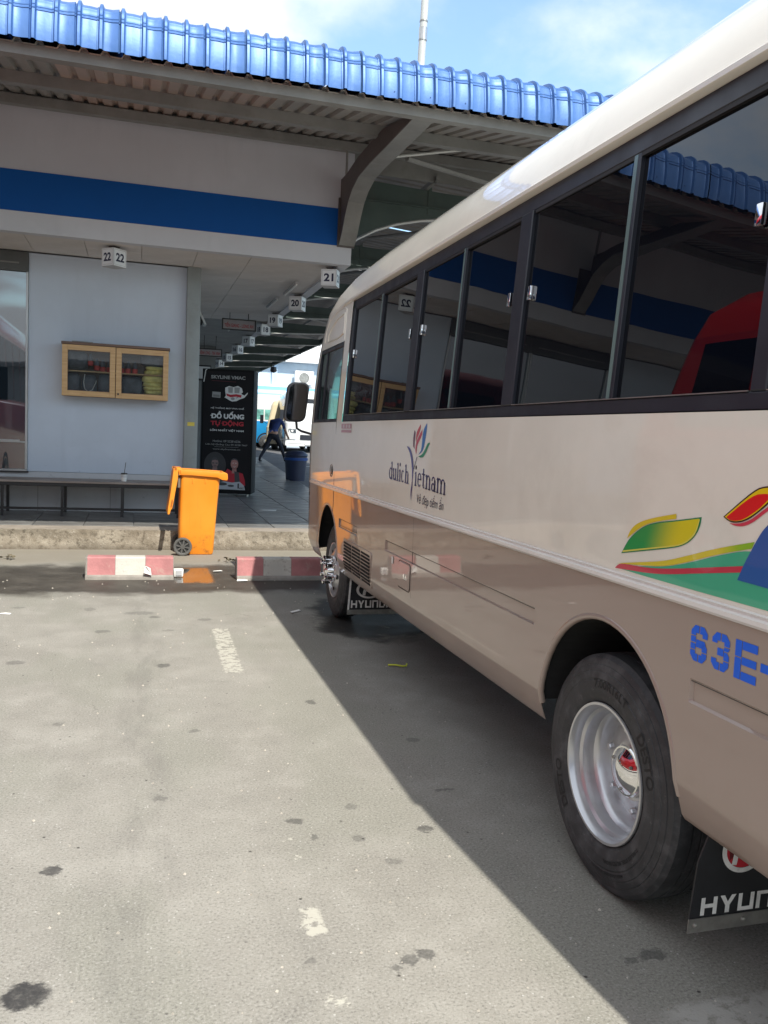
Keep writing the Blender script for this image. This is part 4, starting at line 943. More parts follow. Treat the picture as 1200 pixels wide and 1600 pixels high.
# windows
def bandbox(m, y0, y1, z0, z1, d0, d1, mi=0):
    vs = [(xs(z)+d, y, z) for z in (z0, z1) for (d, y) in ((d0, y0), (d1, y0), (d1, y1), (d0, y1))]
    m.hexa(vs, mi)
units = [(4.81, 6.33, 5.57), (3.41, 4.69, 4.065), (1.85, 3.30, 2.54), (1.26, 1.79, 1.50)]
latch_sets = [(6.27, 4.86), (4.645, 3.455), (3.255, 1.905), (1.735,)]
for s in (0, 1):
    def fin(m):
        if s: m.v = [(2*XC-p[0], p[1], p[2]) for p in m.v]; m.f = [q[::-1] for q in m.f]
        return m
    m = MB(); bandbox(m, 1.1, 6.40, 1.6055, 1.655, .004, .05); bandbox(m, 1.1, 6.40, 2.462, 2.53, .010, .06)
    prev = 6.40
    for (a, b_, d) in units:
        bandbox(m, b_, prev, 1.6552, 2.4618, .004, .05); prev = a
    bandbox(m, 1.1, prev, 1.6552, 2.4618, .004, .05)
    frame = fin(m).build('window_frame', black_trim, BUS, bevel=.004)
    for ui, (a, b_, d) in enumerate(units):
        m = MB(); bandbox(m, a+.004, d-.018, 1.657, 2.460, .028, .034); fin(m).build('window_pane', tinted, BUS)
        m = MB(); bandbox(m, d+.012, b_-.004, 1.657, 2.460, .020, .026); pane = fin(m).build('window_pane', tinted, BUS)
        m = MB(); bandbox(m, d-.018, d+.002, 1.6555, 2.4615, .012, .040); fin(m).build('sash_bar', black_trim, BUS, bevel=.002)
        m = MB(); bandbox(m, d+.003, d+.024, 1.657, 2.460, .0125, .030); fin(m).build('sash_edge', M('glass_edge', (.17, .25, .24), .25, metal=.3, var=.05), BUS)
        m = MB(); bandbox(m, a+.004, b_-.004, 2.448, 2.4615, .014, .028); fin(m).build('window_seal', M('seal_rubber', (.01, .01, .011), .6), BUS)
        for y in latch_sets[ui]:
            m = MB(); bandbox(m, y-.014, y+.014, 2.085, 2.145, .004, .022); lt = fin(m).build('window_latch', chrome, BUS, bevel=.006, seg=2)
        if not s:
            m = MB(); bandbox(m, a+.004, b_-.004, 1.6552, 1.6585, .002, .014); fin(m).build('sill_trim', dull_metal, BUS)
    # cab door glass
    m = MB(); m.add([(xs(z)+.016, y, z) for y, z in ((6.605, 1.615), (7.60, 1.615), (7.555, 2.22), (6.605, 2.235))], [(0,1,2,3)]); fin(m).build('door_glass', teal_glass, BUS)
    m = MB(); w = .03
    for (y0, y1, z0, z1) in ((6.60, 6.632, 1.605, 2.24), (7.53, 7.635, 1.605, 2.20), (6.632, 7.53, 1.605, 1.632), (6.632, 7.53, 2.208, 2.24)): bandbox(m, y0, y1, z0, z1, .004, .03)
    bandbox(m, 7.26, 7.285, 1.632, 2.208, .008, .024); fin(m).build('door_window_frame', black_trim, BUS, bevel=.003)
# raised pressed panel above the door window, door seams, handle, fuel flap, grille
def surf(y, z, d=0): return (xs(z)+d, y, z)
m = MB(); loop = [(7.265, 2.294), (7.254, 2.356), (7.137, 2.406), (6.944, 2.454), (6.664, 2.467), (6.641, 2.376), (6.637, 2.309), (6.838, 2.288), (7.265, 2.294)]
m.tube([surf(y, z, .001) for y, z in loop], .008, 6); m.build('pressed_panel', cream, BUS, smooth=60)
m = MB(); m.tube([surf(y, z, .002) for y, z in [(7.40, 2.30), (7.371, 2.405), (7.235, 2.489), (6.997, 2.52), (6.692, 2.515), (6.605, 2.49), (6.60, 2.438), (6.59, 2.25)]], .007, 6); m.build('pressed_panel', cream, BUS, smooth=60)
seam_m = M('seam_shadow', (.05, .045, .04), .8, var=0)
def seam(path, w=.0022): 
    m = MB(); m.tube([surf(y, z, .0015) for y, z in path], w, 6); m.build('panel_seam', seam_m, BUS)
seam([(6.585, 2.24), (6.585, 1.61), (6.585, 1.105)], .0042); seam([(6.585, 1.058), (6.585, .95), (6.60, .90), (6.62, .88)], .0042)
seam([(4.49, 1.058), (4.49, .80), (4.49, .60), (4.497, .45)], .0018)
seam([(6.351, .861), (5.77, .861), (5.776, .815), (6.333, .812), (6.351, .861)], .0014)
seam([(5.03, .861), (4.2, .861), (3.4, .860), (2.96, .858)], .0013)
seam([(1.98, .858), (1.4, .858)], .0013)
m = MB(); m.lathe([(.004, .0), (.004, .046), (-.001, .052), (-.004, .05), (-.002, .044), (.012, .04), (.012, 0)], surf(6.69, 1.215), 'X', 24); hd = m.build('door_handle', black_gloss, BUS, smooth=40)
m = MB(); m.box(xs(1.21)-.006, xs(1.21)+.004, 6.66, 6.675, 1.185, 1.25); m.build('handle_bar', black_trim, hd, bevel=.002)
m = MB(); m.prism(rrect(4.515, 4.725, .632, .78, .02), lambda u, v, d: (xs(.7)+d, u, v), -.005, .004); fl = m.build('fuel_flap', brown, BUS, bevel=.003)
m = MB(); n_ = 24; pts = rrect(4.509, 4.731, .626, .786, .024); m.tube([(xs(.7)-.001, u, v) for u, v in pts+[pts[0]]], .0018, 5); m.build('flap_gap', seam_m, fl)
m = MB(); m.lathe([(-.006, 0), (-.006, .016), (0, .018)], (xs(.7), 4.575, .70), 'X', 14); m.box(xs(.7)-.007, xs(.7), 4.60, 4.625, .685, .72); m.build('flap_lock', chrome, fl, bevel=.001)
m = MB(); m.prism(rrect(5.345, 6.155, .492, .735, .025), lambda u, v, d: (xs(v)+d, u, v), -.006, .004); gr = m.build('side_grille', brown, BUS, bevel=.003)
slot = M('grille_slot', (.008, .008, .008), .9, var=0)
for c_ in range(3):
    for r_i in range(9):
        ya_, yb_ = 6.125-.262*c_, 6.125-.262*c_-.225; z = .708-.0238*r_i
        m = MB(); fn = lambda u, v, d: (xs(v)+d, u, v)
        m.prism([(ya_, z+.006), (yb_, z+.0045), (yb_, z-.008), (ya_, z-.0065)], fn, -.0085, -.004); m.build('slot', slot, gr)
        m = MB(); m.prism([(ya_, z-.0065), (yb_, z-.008), (yb_, z-.012), (ya_, z-.0105)], fn, -.011, -.005); m.build('louvre', brown, gr)
m = MB(); m.flat([(4.875, .742), (4.845, .740), (4.842, .775), (4.858, .788), (4.878, .78)], lambda u, v: (xs(v)-.003, u, v)); m.build('white_sticker', paper_m, BUS)
m = MB(); m.flat([(6.38, 1.553), (6.05, 1.553), (6.05, 1.588), (6.38, 1.588)], lambda u, v: (xs(v)-.003, u, v)); sk = m.build('warning_sticker', vinyl('pale_red', (.50, .20, .21)), BUS)
m = MB(); m.flat([(6.38, 1.523), (6.05, 1.523), (6.05, 1.542), (6.38, 1.542)], lambda u, v: (xs(v)-.003, u, v)); m.build('warning_sticker', vinyl('pale_red', (.50, .20, .21)), BUS)
for y in (6.30, 6.20, 6.11):
    m = MB(); m.flat([(y+.028, 1.558), (y-.028, 1.558), (y-.028, 1.583), (y+.028, 1.583)], lambda u, v: (xs(v)-.0042, u, v)); m.build('sticker_mark', vinyl('pinkwhite', (.6, .5, .48)), sk)
# printed graphics on the side
DEC = {
 'leaf_border':[(2.3713,1.1611),(2.3475,1.1937),(2.3234,1.2198),(2.2663,1.2566),(2.2016,1.2785),(2.0936,1.2962),(1.9822,1.3168),(1.9852,1.2952),(1.9963,1.2717),(2.0215,1.2461),(2.0556,1.2279),(2.099,1.2151),(2.2323,1.1884)],
 'leaf_fill':[(2.361,1.1683),(2.3403,1.1947),(2.316,1.2182),(2.2616,1.2537),(2.1996,1.2748),(2.0932,1.2925),(1.9913,1.3114),(1.9948,1.2941),(2.0049,1.2738),(2.0278,1.2507),(2.0592,1.2339),(2.1028,1.2216),(2.2332,1.1961)],
 'leaf_edge':[(2.3626,1.166),(2.3614,1.1713),(2.2333,1.1966),(2.1028,1.2216),(2.0592,1.2339),(2.0278,1.2507),(2.0049,1.2738),(1.9911,1.3101),(1.987,1.3101),(1.999,1.2713),(2.0245,1.2475),(2.0559,1.2306),(2.0994,1.2183),(2.2327,1.1923)],
 'leaf_swoosh':[(2.3425,1.2123),(2.3262,1.2422),(2.2852,1.2694),(2.2034,1.2928),(2.0959,1.3144),(2.0942,1.3007),(2.2019,1.2804),(2.2666,1.2591),(2.324,1.2242)],
 'red_border':[(1.8926,1.3268),(1.7838,1.4075),(1.7454,1.4181),(1.7074,1.4199),(1.7095,1.3924),(1.7395,1.3674),(1.7602,1.3523),(1.7922,1.3309),(1.8263,1.3178),(1.8659,1.3147)],
 'red_yellow':[(1.8863,1.3274),(1.78,1.4045),(1.7449,1.4142),(1.7144,1.4155),(1.717,1.3918),(1.7422,1.3715),(1.7659,1.3525),(1.7955,1.3342),(1.8268,1.3219),(1.8632,1.3184)],
 'red_fill':[(1.8799,1.3272),(1.7878,1.3922),(1.7432,1.3996),(1.721,1.3974),(1.7426,1.3747),(1.7663,1.3557),(1.8042,1.3325),(1.8329,1.322),(1.8633,1.3196)],
 'red_shadow':[(1.8674,1.312),(1.826,1.3153),(1.7863,1.3299),(1.739,1.3634),(1.7185,1.376),(1.7122,1.3687),(1.7377,1.3524),(1.7797,1.3232),(1.8134,1.3097),(1.8433,1.3072)],
 'yellow_line':[(2.3905,1.1255),(2.296,1.1427),(2.1401,1.17),(2.0377,1.2007),(1.905,1.2417),(1.7683,1.2755),(1.7777,1.2572),(1.9031,1.2256),(2.0355,1.1828),(2.1382,1.1546),(2.269,1.1383)],
 'green_field':[(2.365,1.1108),(2.2688,1.1364),(2.138,1.1532),(2.0212,1.1841),(1.9027,1.2227),(1.7786,1.2546),(1.7361,1.2429),(1.5,1.2354),(1.5,1.1127),(1.7097,1.1127),(2.0268,1.1103),(2.2482,1.1098)],
 'red_band':[(2.4028,1.1089),(2.3767,1.1287),(2.2948,1.1328),(2.2011,1.1393),(2.0918,1.1555),(1.9644,1.1791),(1.7957,1.2103),(1.8026,1.1926),(1.9625,1.1639),(2.1048,1.1369),(2.1992,1.1235),(2.3105,1.1151)],
 'blue_field':[(1.8222,1.1697),(1.8019,1.2126),(1.7773,1.2532),(1.7532,1.2928),(1.7336,1.3171),(1.6839,1.3557),(1.6342,1.3719),(1.61,1.163),(1.7162,1.1682)],
 'petal_maroon':[(4.5485,1.5471),(4.5286,1.5358),(4.5296,1.5016),(4.5347,1.4711),(4.5278,1.4408),(4.5544,1.4554),(4.5631,1.4973),(4.5579,1.528)],
 'petal_red':[(4.446,1.5791),(4.4429,1.5586),(4.4601,1.5324),(4.4917,1.5058),(4.5093,1.4791),(4.5162,1.5093),(4.5082,1.5359),(4.4817,1.5586)],
 'petal_crimson':[(4.4128,1.5512),(4.4119,1.5216),(4.4429,1.4952),(4.4855,1.4644),(4.492,1.4114),(4.5109,1.4336),(4.5106,1.4715),(4.4793,1.5022),(4.4425,1.5325)],
 'petal_blue':[(4.3397,1.586),(4.3385,1.5478),(4.3522,1.5038),(4.3632,1.4632),(4.3867,1.4295),(4.4538,1.4107),(4.4108,1.4362),(4.4048,1.4735),(4.4045,1.5105),(4.3928,1.5476),(4.3676,1.5697)],
 'petal_green':[(4.2712,1.4807),(4.3002,1.4537),(4.3292,1.4237),(4.3653,1.4006),(4.4048,1.3955),(4.4524,1.4014),(4.3846,1.4147),(4.3436,1.4453),(4.3195,1.4714),(4.2931,1.4803)],
 'stem_violet':[(4.6695,1.4529),(4.6311,1.4518),(4.5842,1.4317),(4.5477,1.3944),(4.5274,1.3569),(4.5217,1.319),(4.5306,1.2803),(4.5342,1.2225),(4.5468,1.1831),(4.5475,1.1464),(4.5611,1.1704),(4.5631,1.2089),(4.5468,1.2409),(4.5428,1.2796),(4.5513,1.3367),(4.5772,1.3857),(4.6141,1.4231)],
 'stem_grey':[(4.4757,1.3987),(4.4663,1.399),(4.5132,1.327),(4.5234,1.3304)]}
def leaf_grad():
    s = NT('leaf_gradient'); X, Y, Z = s.xyz()
    t = s.map(s.m('ADD', Y, s.m('MULTIPLY', Z, .35)), 2.68, 2.50)
    s.set(Base_Color=s.mix(t, (.006, .30, .06), (.70, .60, .01)), Roughness=.3, Coat_Weight=.7); return s.mat
def line_grad():
    s = NT('line_gradient'); X, Y, Z = s.xyz(); s.set(Base_Color=s.mix(s.map(Y, 1.92, 1.80), (.70, .58, .03), (.25, .50, .02)), Roughness=.3, Coat_Weight=.7); return s.mat
DM = {'leaf_border': (vinyl('leaf_green', (.006, .24, .09)), 2), 'leaf_fill': (leaf_grad(), 4), 'leaf_edge': (vinyl('lemon', (.72, .66, .10)), 5), 'leaf_swoosh': (vinyl('yellow', (.70, .55, .02)), 3),
      'red_border': (vinyl('black', (.02, .012, .012)), 3), 'red_yellow': (vinyl('bright_yellow', (.80, .58, .005)), 4), 'red_fill': (vinyl('red', (.72, .012, .014)), 5), 'red_shadow': (vinyl('rose', (.62, .05, .09)), 2),
      'yellow_line': (line_grad(), 3), 'green_field': (vinyl('sea_green', (.045, .42, .24)), 2), 'red_band': (vinyl('carmine', (.56, .03, .065)), 4), 'blue_field': (vinyl('royal_blue', (.012, .10, .36)), 5),
      'petal_maroon': (vinyl('maroon', (.12, .02, .05)), 2), 'petal_red': (vinyl('petal_red', (.50, .035, .05)), 2), 'petal_crimson': (vinyl('crimson', (.52, .025, .07)), 3), 'petal_blue': (vinyl('petal_blue', (.01, .13, .42)), 2),
      'petal_green': (vinyl('petal_green', (.005, .25, .10)), 3), 'stem_violet': (vinyl('violet', (.06, .05, .22)), 3), 'stem_grey': (vinyl('slate', (.15, .15, .19)), 4)}
def smooth_poly(p, it=2):
    for _ in range(it):
        out = []; n = len(p)
        for i in range(n):
            a, b_, c = Vector(p[i-1]), Vector(p[i]), Vector(p[(i+1) % n])
            if (b_-a).length > 1e-6 and (c-b_).length > 1e-6 and (b_-a).angle(c-b_) < R(48): out += [tuple(b_.lerp(a, .25)), tuple(b_.lerp(c, .25))]
            else: out.append(tuple(b_))
        p = out
    return p
for nm, pl in DEC.items():
    mat_, lay = DM[nm]; m = MB(); m.flat(smooth_poly(pl), lambda u, v: (xs(v)-.00035*lay-.0006, u, v)); m.build('graphic_'+nm.split('_')[0] if 0 else nm, mat_, BUS)
# dulich / ietnam in thin and thick strokes with serifs
def serif_word(word, ystart, z0, xh, asc, adv, slope, parent):
    m = MB(); T, t_ = .019, .0075
    def P(u, v): return (xs(z0)-.0022, ystart-u, z0+v+slope*u)
    def rect(u0, u1, v0, v1): m.flat([(u0, v0), (u1, v0), (u1, v1), (u0, v1)], P)
    def stem(u, v0, v1, foot=True, head=True):
        rect(u, u+T, v0, v1)
        if foot: rect(u-.009, u+T+.009, v0, v0+.005)
        if head: m.flat([(u-.011, v1-.012), (u, v1-.014), (u, v1), ], P)
    def arcs(cu, cv, ru, rv, a0, a1, n=14, th=None):
        for k in range(n):
            p, q = R(a0+(a1-a0)*k/n), R(a0+(a1-a0)*(k+1)/n)
            wd = lambda a: t_*.8 + (T*.92-t_*.8)*abs(math.cos(a))**1.3
            o = lambda a: (cu+ru*math.cos(a), cv+rv*math.sin(a)); i_ = lambda a: (cu+(ru-wd(a))*math.cos(a), cv+(rv-t_*1.2)*math.sin(a))
            m.flat([i_(p), o(p), o(q), i_(q)], P)
    u = 0
    W_ = {'d': .078, 'u': .086, 'l': .044, 'i': .044, 'c': .07, 'h': .086, 'e': .074, 't': .054, 'n': .086, 'a': .078, 'm': .128}
    tot = sum(W_[c] for c in word); k_ = adv/tot
    for c in word:
        w = W_[c]*k_; g = .012
        if c == 'd': arcs(u+w*.46, xh/2, w*.42, xh/2, 50, 310); stem(u+w*.66, 0, asc)
        elif c == 'u': stem(u+g, .02, xh, False); stem(u+w-.03, 0, xh); arcs(u+w*.46, .028, w*.36, .028, 180, 330, 8)
        elif c == 'l': stem(u+g, 0, asc)
        elif c == 'i':
            stem(u+g, 0, xh); arcs(u+g+T/2, asc*.93, .012, .012, 0, 360, 10); m.flat([(u+g+T/2+.011*math.cos(a*.7), asc*.93+.011*math.sin(a*.7)) for a in range(9)], P)
        elif c == 'c': arcs(u+w*.5, xh/2, w*.44, xh/2, 55, 310)
        elif c == 'h': stem(u+g, 0, asc); stem(u+w-.032, 0, xh*.8, True, False); arcs(u+w*.52, xh-.030, w*.34, .030, 8, 170, 8)
        elif c == 'n': stem(u+g, 0, xh); stem(u+w-.032, 0, xh*.8, True, False); arcs(u+w*.52, xh-.030, w*.34, .030, 8, 170, 8)
        elif c == 'm':
            stem(u+g, 0, xh)
            for j in (0, 1): stem(u+w*(.46+.36*j), 0, xh*.8, True, False); arcs(u+w*(.34+.37*j), xh-.030, w*.225, .030, 8, 170, 8)
        elif c == 'e': arcs(u+w*.48, xh/2, w*.42, xh/2, 0, 315); rect(u+w*.12, u+w*.86, xh*.5, xh*.5+.006)
        elif c == 't': stem(u+g+.004, .012, xh+.028, False, False); rect(u-.002, u+w*.95, xh-.007, xh); arcs(u+w*.62, .016, w*.3, .016, 180, 320, 6)
        elif c == 'a': arcs(u+w*.42, xh*.28, w*.36, xh*.29, 0, 360, 16); stem(u+w*.62, 0, xh*.78, True, False); arcs(u+w*.44, xh-.030, w*.36, .030, 0, 165, 8)
        u += w
    return m.build('lettering', navy_print, BUS, recalc=False)
serif_word('dulich', 5.005, 1.247, .072, .108, .405, -.02, BUS)
serif_word('ietnam', 4.50, 1.238, .078, .110, .50, -.035, BUS)
put_text('slogan', 'Vẻ đẹp tiềm ẩn', sign_ink, BUS, lambda u, v: (xs(1.17)-.0022, 4.235-u-.16*v, 1.168+v-.008*u), .1, -.004, fit=(.43, .080))
# stencilled registration
blue_ink = M('stencil_blue', (.004, .13, .80), .5, var=.08)
m = MB(); fnst = lambda u, v: (xs(v)-.0012, u, v)
def seg(pts): m.flat(pts, fnst)
def digit(yc, z0, segs):
    w, hh, t_ = .070, .100, .021; gp = .0018; a = yc
    S = {'t': [(a-.006, z0+hh), (a-gp*0-w/2+.002, z0+hh), (a-w/2+.008, z0+hh), (a-w/2+.008, z0+hh-t_), (a-.002, z0+hh-t_)]}
    L_, R_ = a, a-w            # left edge has larger y
    mid = z0+hh/2; cx_ = (L_+R_)/2; ch = .016
    shapes = {
     'tl': [(L_-ch, z0+hh), (cx_+gp, z0+hh), (cx_+gp, z0+hh-t_), (L_-t_, z0+hh-t_), (L_-t_, z0+hh-t_-.008), (L_, z0+hh-t_-.008), (L_, z0+hh-ch)],
     'tr': [(cx_-gp, z0+hh), (R_+ch, z0+hh), (R_, z0+hh-ch), (R_, z0+hh-t_-.010), (R_+t_, z0+hh-t_-.010), (R_+t_, z0+hh-t_), (cx_-gp, z0+hh-t_)],
     'l1': [(L_, z0+hh-t_-.011), (L_-t_, z0+hh-t_-.011), (L_-t_, mid+gp), (L_, mid+gp)], 'l2': [(L_, mid-gp), (L_-t_, mid-gp), (L_-t_, z0+t_+.011), (L_, z0+t_+.011)],
     'r1': [(R_, z0+hh-t_-.013), (R_+t_, z0+hh-t_-.013), (R_+t_, mid+.006), (R_+.006, mid+.006), (R_, mid+.012)], 'r2': [(R_, mid-.006), (R_+.008, mid+.003), (R_+t_, mid+.003), (R_+t_, z0+t_+.010), (R_, z0+t_+.010)],
     'm': [(L_-t_-gp, mid+.011), (R_+t_+gp if 0 else R_+.012, mid+.011), (R_+.006, mid+.004), (R_+t_, mid-.010), (L_-t_-gp, mid-.010)],
     'm3': [(cx_+.012, mid+.010), (R_+t_+gp, mid+.010), (R_+t_+gp, mid-.010), (cx_+.012, mid-.010)],
     'bl': [(L_-ch, z0), (cx_+gp, z0), (cx_+gp, z0+t_), (L_-t_, z0+t_), (L_-t_, z0+t_+.008), (L_, z0+t_+.008), (L_, z0+ch)],
     'br': [(cx_-gp, z0), (R_+ch, z0), (R_, z0+ch), (R_, z0+t_+.007), (R_+t_, z0+t_+.007), (R_+t_, z0+t_), (cx_-gp, z0+t_)]}
    for q in segs: seg(shapes[q])
digit(1.993, .917, ('tl', 'tr', 'l1', 'l2', 'm', 'r2', 'bl', 'br'))
digit(1.903, .918, ('tl', 'tr', 'r1', 'm3', 'r2', 'bl', 'br'))
a = 1.811; z0 = .917
for q in ([(a, z0+.101), (a-.024, z0+.101), (a-.024, z0+.058), (a, z0+.058)], [(a, z0+.055), (a-.024, z0+.055), (a-.024, z0), (a, z0)], [(a-.026, z0+.101), (a-.082, z0+.101), (a-.082, z0+.079), (a-.026, z0+.079)],
          [(a-.026, z0+.060), (a-.080, z0+.060), (a-.080, z0+.040), (a-.026, z0+.040)], [(a-.026, z0+.022), (a-.082, z0+.022), (a-.082, z0), (a-.026, z0)], [(1.716, z0+.062), (1.665, z0+.062), (1.665, z0+.040), (1.716, z0+.040)]): seg(q)
for k, ch_ in enumerate('0017'): pass
m.build('registration_number', blue_ink, BUS)

# wheels
def tyre(parent, xo, yc, zc, w, side=1, grow=1):
    # xo: outermost sidewall plane; the profile runs inwards (+x for the near side)
    prf = [(.020, .226), (.010, .236), (.004, .246), (.002, .262), (.0005, .266), (.0005, .272), (.000, .300), (.0025, .303), (.0025, .306), (.001, .309), (.004, .330), (.0065, .332), (.0065, .335), (.006, .337), (.011, .352), (.0135, .353), (.0135, .357), (.014, .359), (.020, .3735), (.024, .376), (.034, .3865), (.055, .3885)]
    tread = []
    for k in range(4):
        a0 = .055+.030*k; tread += [(a0+.022, .3895), (a0+.023, .379), (a0+.028, .379), (a0+.029, .3895)]
    mirror = [(w-a, r) for a, r in prf[::-1]]
    m = MB(); m.lathe([(a*side, r*grow) for a, r in prf + [q for q in tread if q[0] < w-.056] + mirror], (xo, yc, zc), 'X', 96)
    return m.build('tyre', rubber, parent, smooth=28)
def sidewall_text(parent, s, xo, yc, zc, rad, a_mid, size, fit_w, hgt, mat=None, flip=1):
    vs, fs = text2d(s, .1, .002)
    x0 = min(v[0] for v in vs); x1 = max(v[0] for v in vs); y0 = min(v[1] for v in vs); y1 = max(v[1] for v in vs)
    sx = fit_w/(x1-x0); sy = hgt/(y1-y0)
    def fn(u, v):
        u = (u-(x0+x1)/2)*sx; v = (v-(y0+y1)/2)*sy
        rr = rad+v; a = a_mid + u/rad          # seen from -x, u runs towards -y at the top
        return (xo-.0012, yc + rr*math.cos(a), zc + rr*math.sin(a))
    m = MB(); m.add([fn(*v) for v in vs], fs); m.build('sidewall_lettering', mat or rubber_lite, parent, recalc=False)
ZR = .3875
def rear_wheel(yc, xo, side):
    wl = None
    ZR = .3955; KR = 1.033
    ty = tyre(BUS, xo, yc, ZR, .205, side, KR); ty.name = 'rear_tyre'
    ti = tyre(BUS, xo+.26*side, yc, ZR, .205, side, KR); ti.name = 'inner_tyre'
    m = MB()
    pr = [(.020, .2205), (.012, .229), (.006, .2275), (.006, .219), (.018, .212), (.030, .2085), (.044, .2085), (.052, .199), (.066, .1955), (.094, .1955), (.102, .186), (.112, .180), (.142, .174), (.150, .171), (.146, .158), (.128, .120), (.122, .098), (.124, .092), (.124, 0)]
    m.lathe([(a*side, r*KR) for a, r in pr], (xo, yc, ZR), 'X', 72); rim = m.build('rear_rim', silver, BUS, smooth=26)
    m = MB(); m.lathe([(a*side, r) for a, r in ((.12, .088), (.100, .088), (.096, .084), (.096, .078), (.089, .066), (.080, .050), (.073, .030), (.070, .012), (.0695, 0))], (xo, yc, ZR), 'X', 40); hb = m.build('hub_cap', chrome, rim, smooth=30)
    for k in range(6):
        a = k*math.pi/3+.3; m = MB(); m.lathe([(.126*side, .012), (.112*side, .012), (.108*side, .009), (.108*side, 0)], (xo, yc+.135*math.cos(a), ZR+.135*math.sin(a)), 'X', 6); m.build('wheel_nut', silver, rim)
    for k in range(3):
        a = k*math.pi*2/3+2.6; m = MB(); m.lathe([(.0865*side, .006), (.079*side, .005), (.079*side, 0)], (xo, yc+.062*math.cos(a), ZR+.062*math.sin(a)), 'X', 8); m.build('cap_screw', dull_metal, hb)
    return ty
ty = rear_wheel(2.462, 1.528, 1); rear_wheel(2.462, 2*XC-1.528, -1)
sidewall_text(ty, '7.00R16LT', 1.5285, 2.462, .3955, 0.3016, R(96), .1, .21, .030)
sidewall_text(ty, 'DESTO', 1.5285, 2.462, .3955, 0.2944, R(-28), .1, .17, .040)
sidewall_text(ty, 'DESTO', 1.5285, 2.462, .3955, 0.2944, R(152), .1, .17, .040)
sidewall_text(ty, 'TUBELESS STEEL BELTED RADIAL', 1.5285, 2.462, .3955, 0.2872, R(235), .1, .24, .012)
sidewall_text(ty, 'MAX LOAD SINGLE 1320 KG', 1.5285, 2.462, .3955, 0.3254, R(255), .1, .2, .008)
def front_wheel(yc, xo, side):
    ty = tyre(BUS, xo, yc, ZR, .20, side); ty.name = 'front_tyre'
    m = MB(); pr = [(.020, .2205), (.012, .229), (.006, .2275), (.008, .218), (.030, .205), (.050, .198), (.050, .190), (.022, .178), (.006, .150), (-.004, .120), (-.006, .095), (.000, .088), (.0, 0)]
    m.lathe([(a*side, r) for a, r in pr], (xo, yc, ZR), 'X', 64); rim = m.build('front_rim', silver, BUS, smooth=35)
    for k in range(6):
        a = k*math.pi/3+.25; m = MB(); m.lathe([(-.001*side, .022), (-.004*side, .021), (-.004*side, 0)], (xo+.007*side, yc+.148*math.cos(a), ZR+.148*math.sin(a)), 'X', 16); m.build('rim_hole', slot, rim)
    for k in range(6):
        a = k*math.pi/3+.55; cy_, cz = yc+.098*math.cos(a), ZR+.098*math.sin(a)
        m = MB(); m.lathe([(q*side, r) for q, r in ((0, .026), (-.012, .026), (-.016, .018), (-.060, .016), (-.066, .022), (-.078, .022), (-.086, .012), (-.087, 0))], (xo-.004*side, cy_, cz), 'X', 16); m.build('nut_cap', chrome, rim, smooth=40)
    m = MB(); m.lathe([(q*side, r) for q, r in ((0, .078), (-.03, .074), (-.06, .062), (-.066, .05), (-.075, .045), (-.078, 0))], (xo, yc, ZR), 'X', 32); m.build('hub', chrome, rim, smooth=35)
front_wheel(6.80, 1.562, 1); front_wheel(6.80, 2*XC-1.562, -1)
# mud flaps
def flap(yp, x0, x1, z0, z1, zs, text_c, ring_mat, fill, name_y, tilt):
    t_ = lambda u, v, d=0: (u, yp + (z1-v)*tilt - d, v)
    m = MB(); m.prism([(x0, z0), (x1, z0), (x1, z1), (x0+.075, z1), (x0+.045, .46), (x0+.012, .36)], lambda u, v, d: t_(u, v, d), -.006, 0); fl = m.build('mud_flap', flap_rubber, BUS)
    m = MB(); m.prism([(x0-.002, z0-.003), (x1, z0-.003), (x1, z0+zs), (x0-.002, z0+zs)], lambda u, v, d: t_(u, v, d), .0005, .004); m.build('flap_strip', dull_metal, fl, bevel=.001)
    for x in (x0+.02, x0+.18, x0+.34):
        m = MB(); m.lathe([(0, .008), (-.004, .007), (-.006, .003), (-.006, 0)], t_(x, z0+zs*.5, .004), 'Y', 10); m.build('flap_bolt', dull_metal, fl, smooth=40)
    return fl, t_
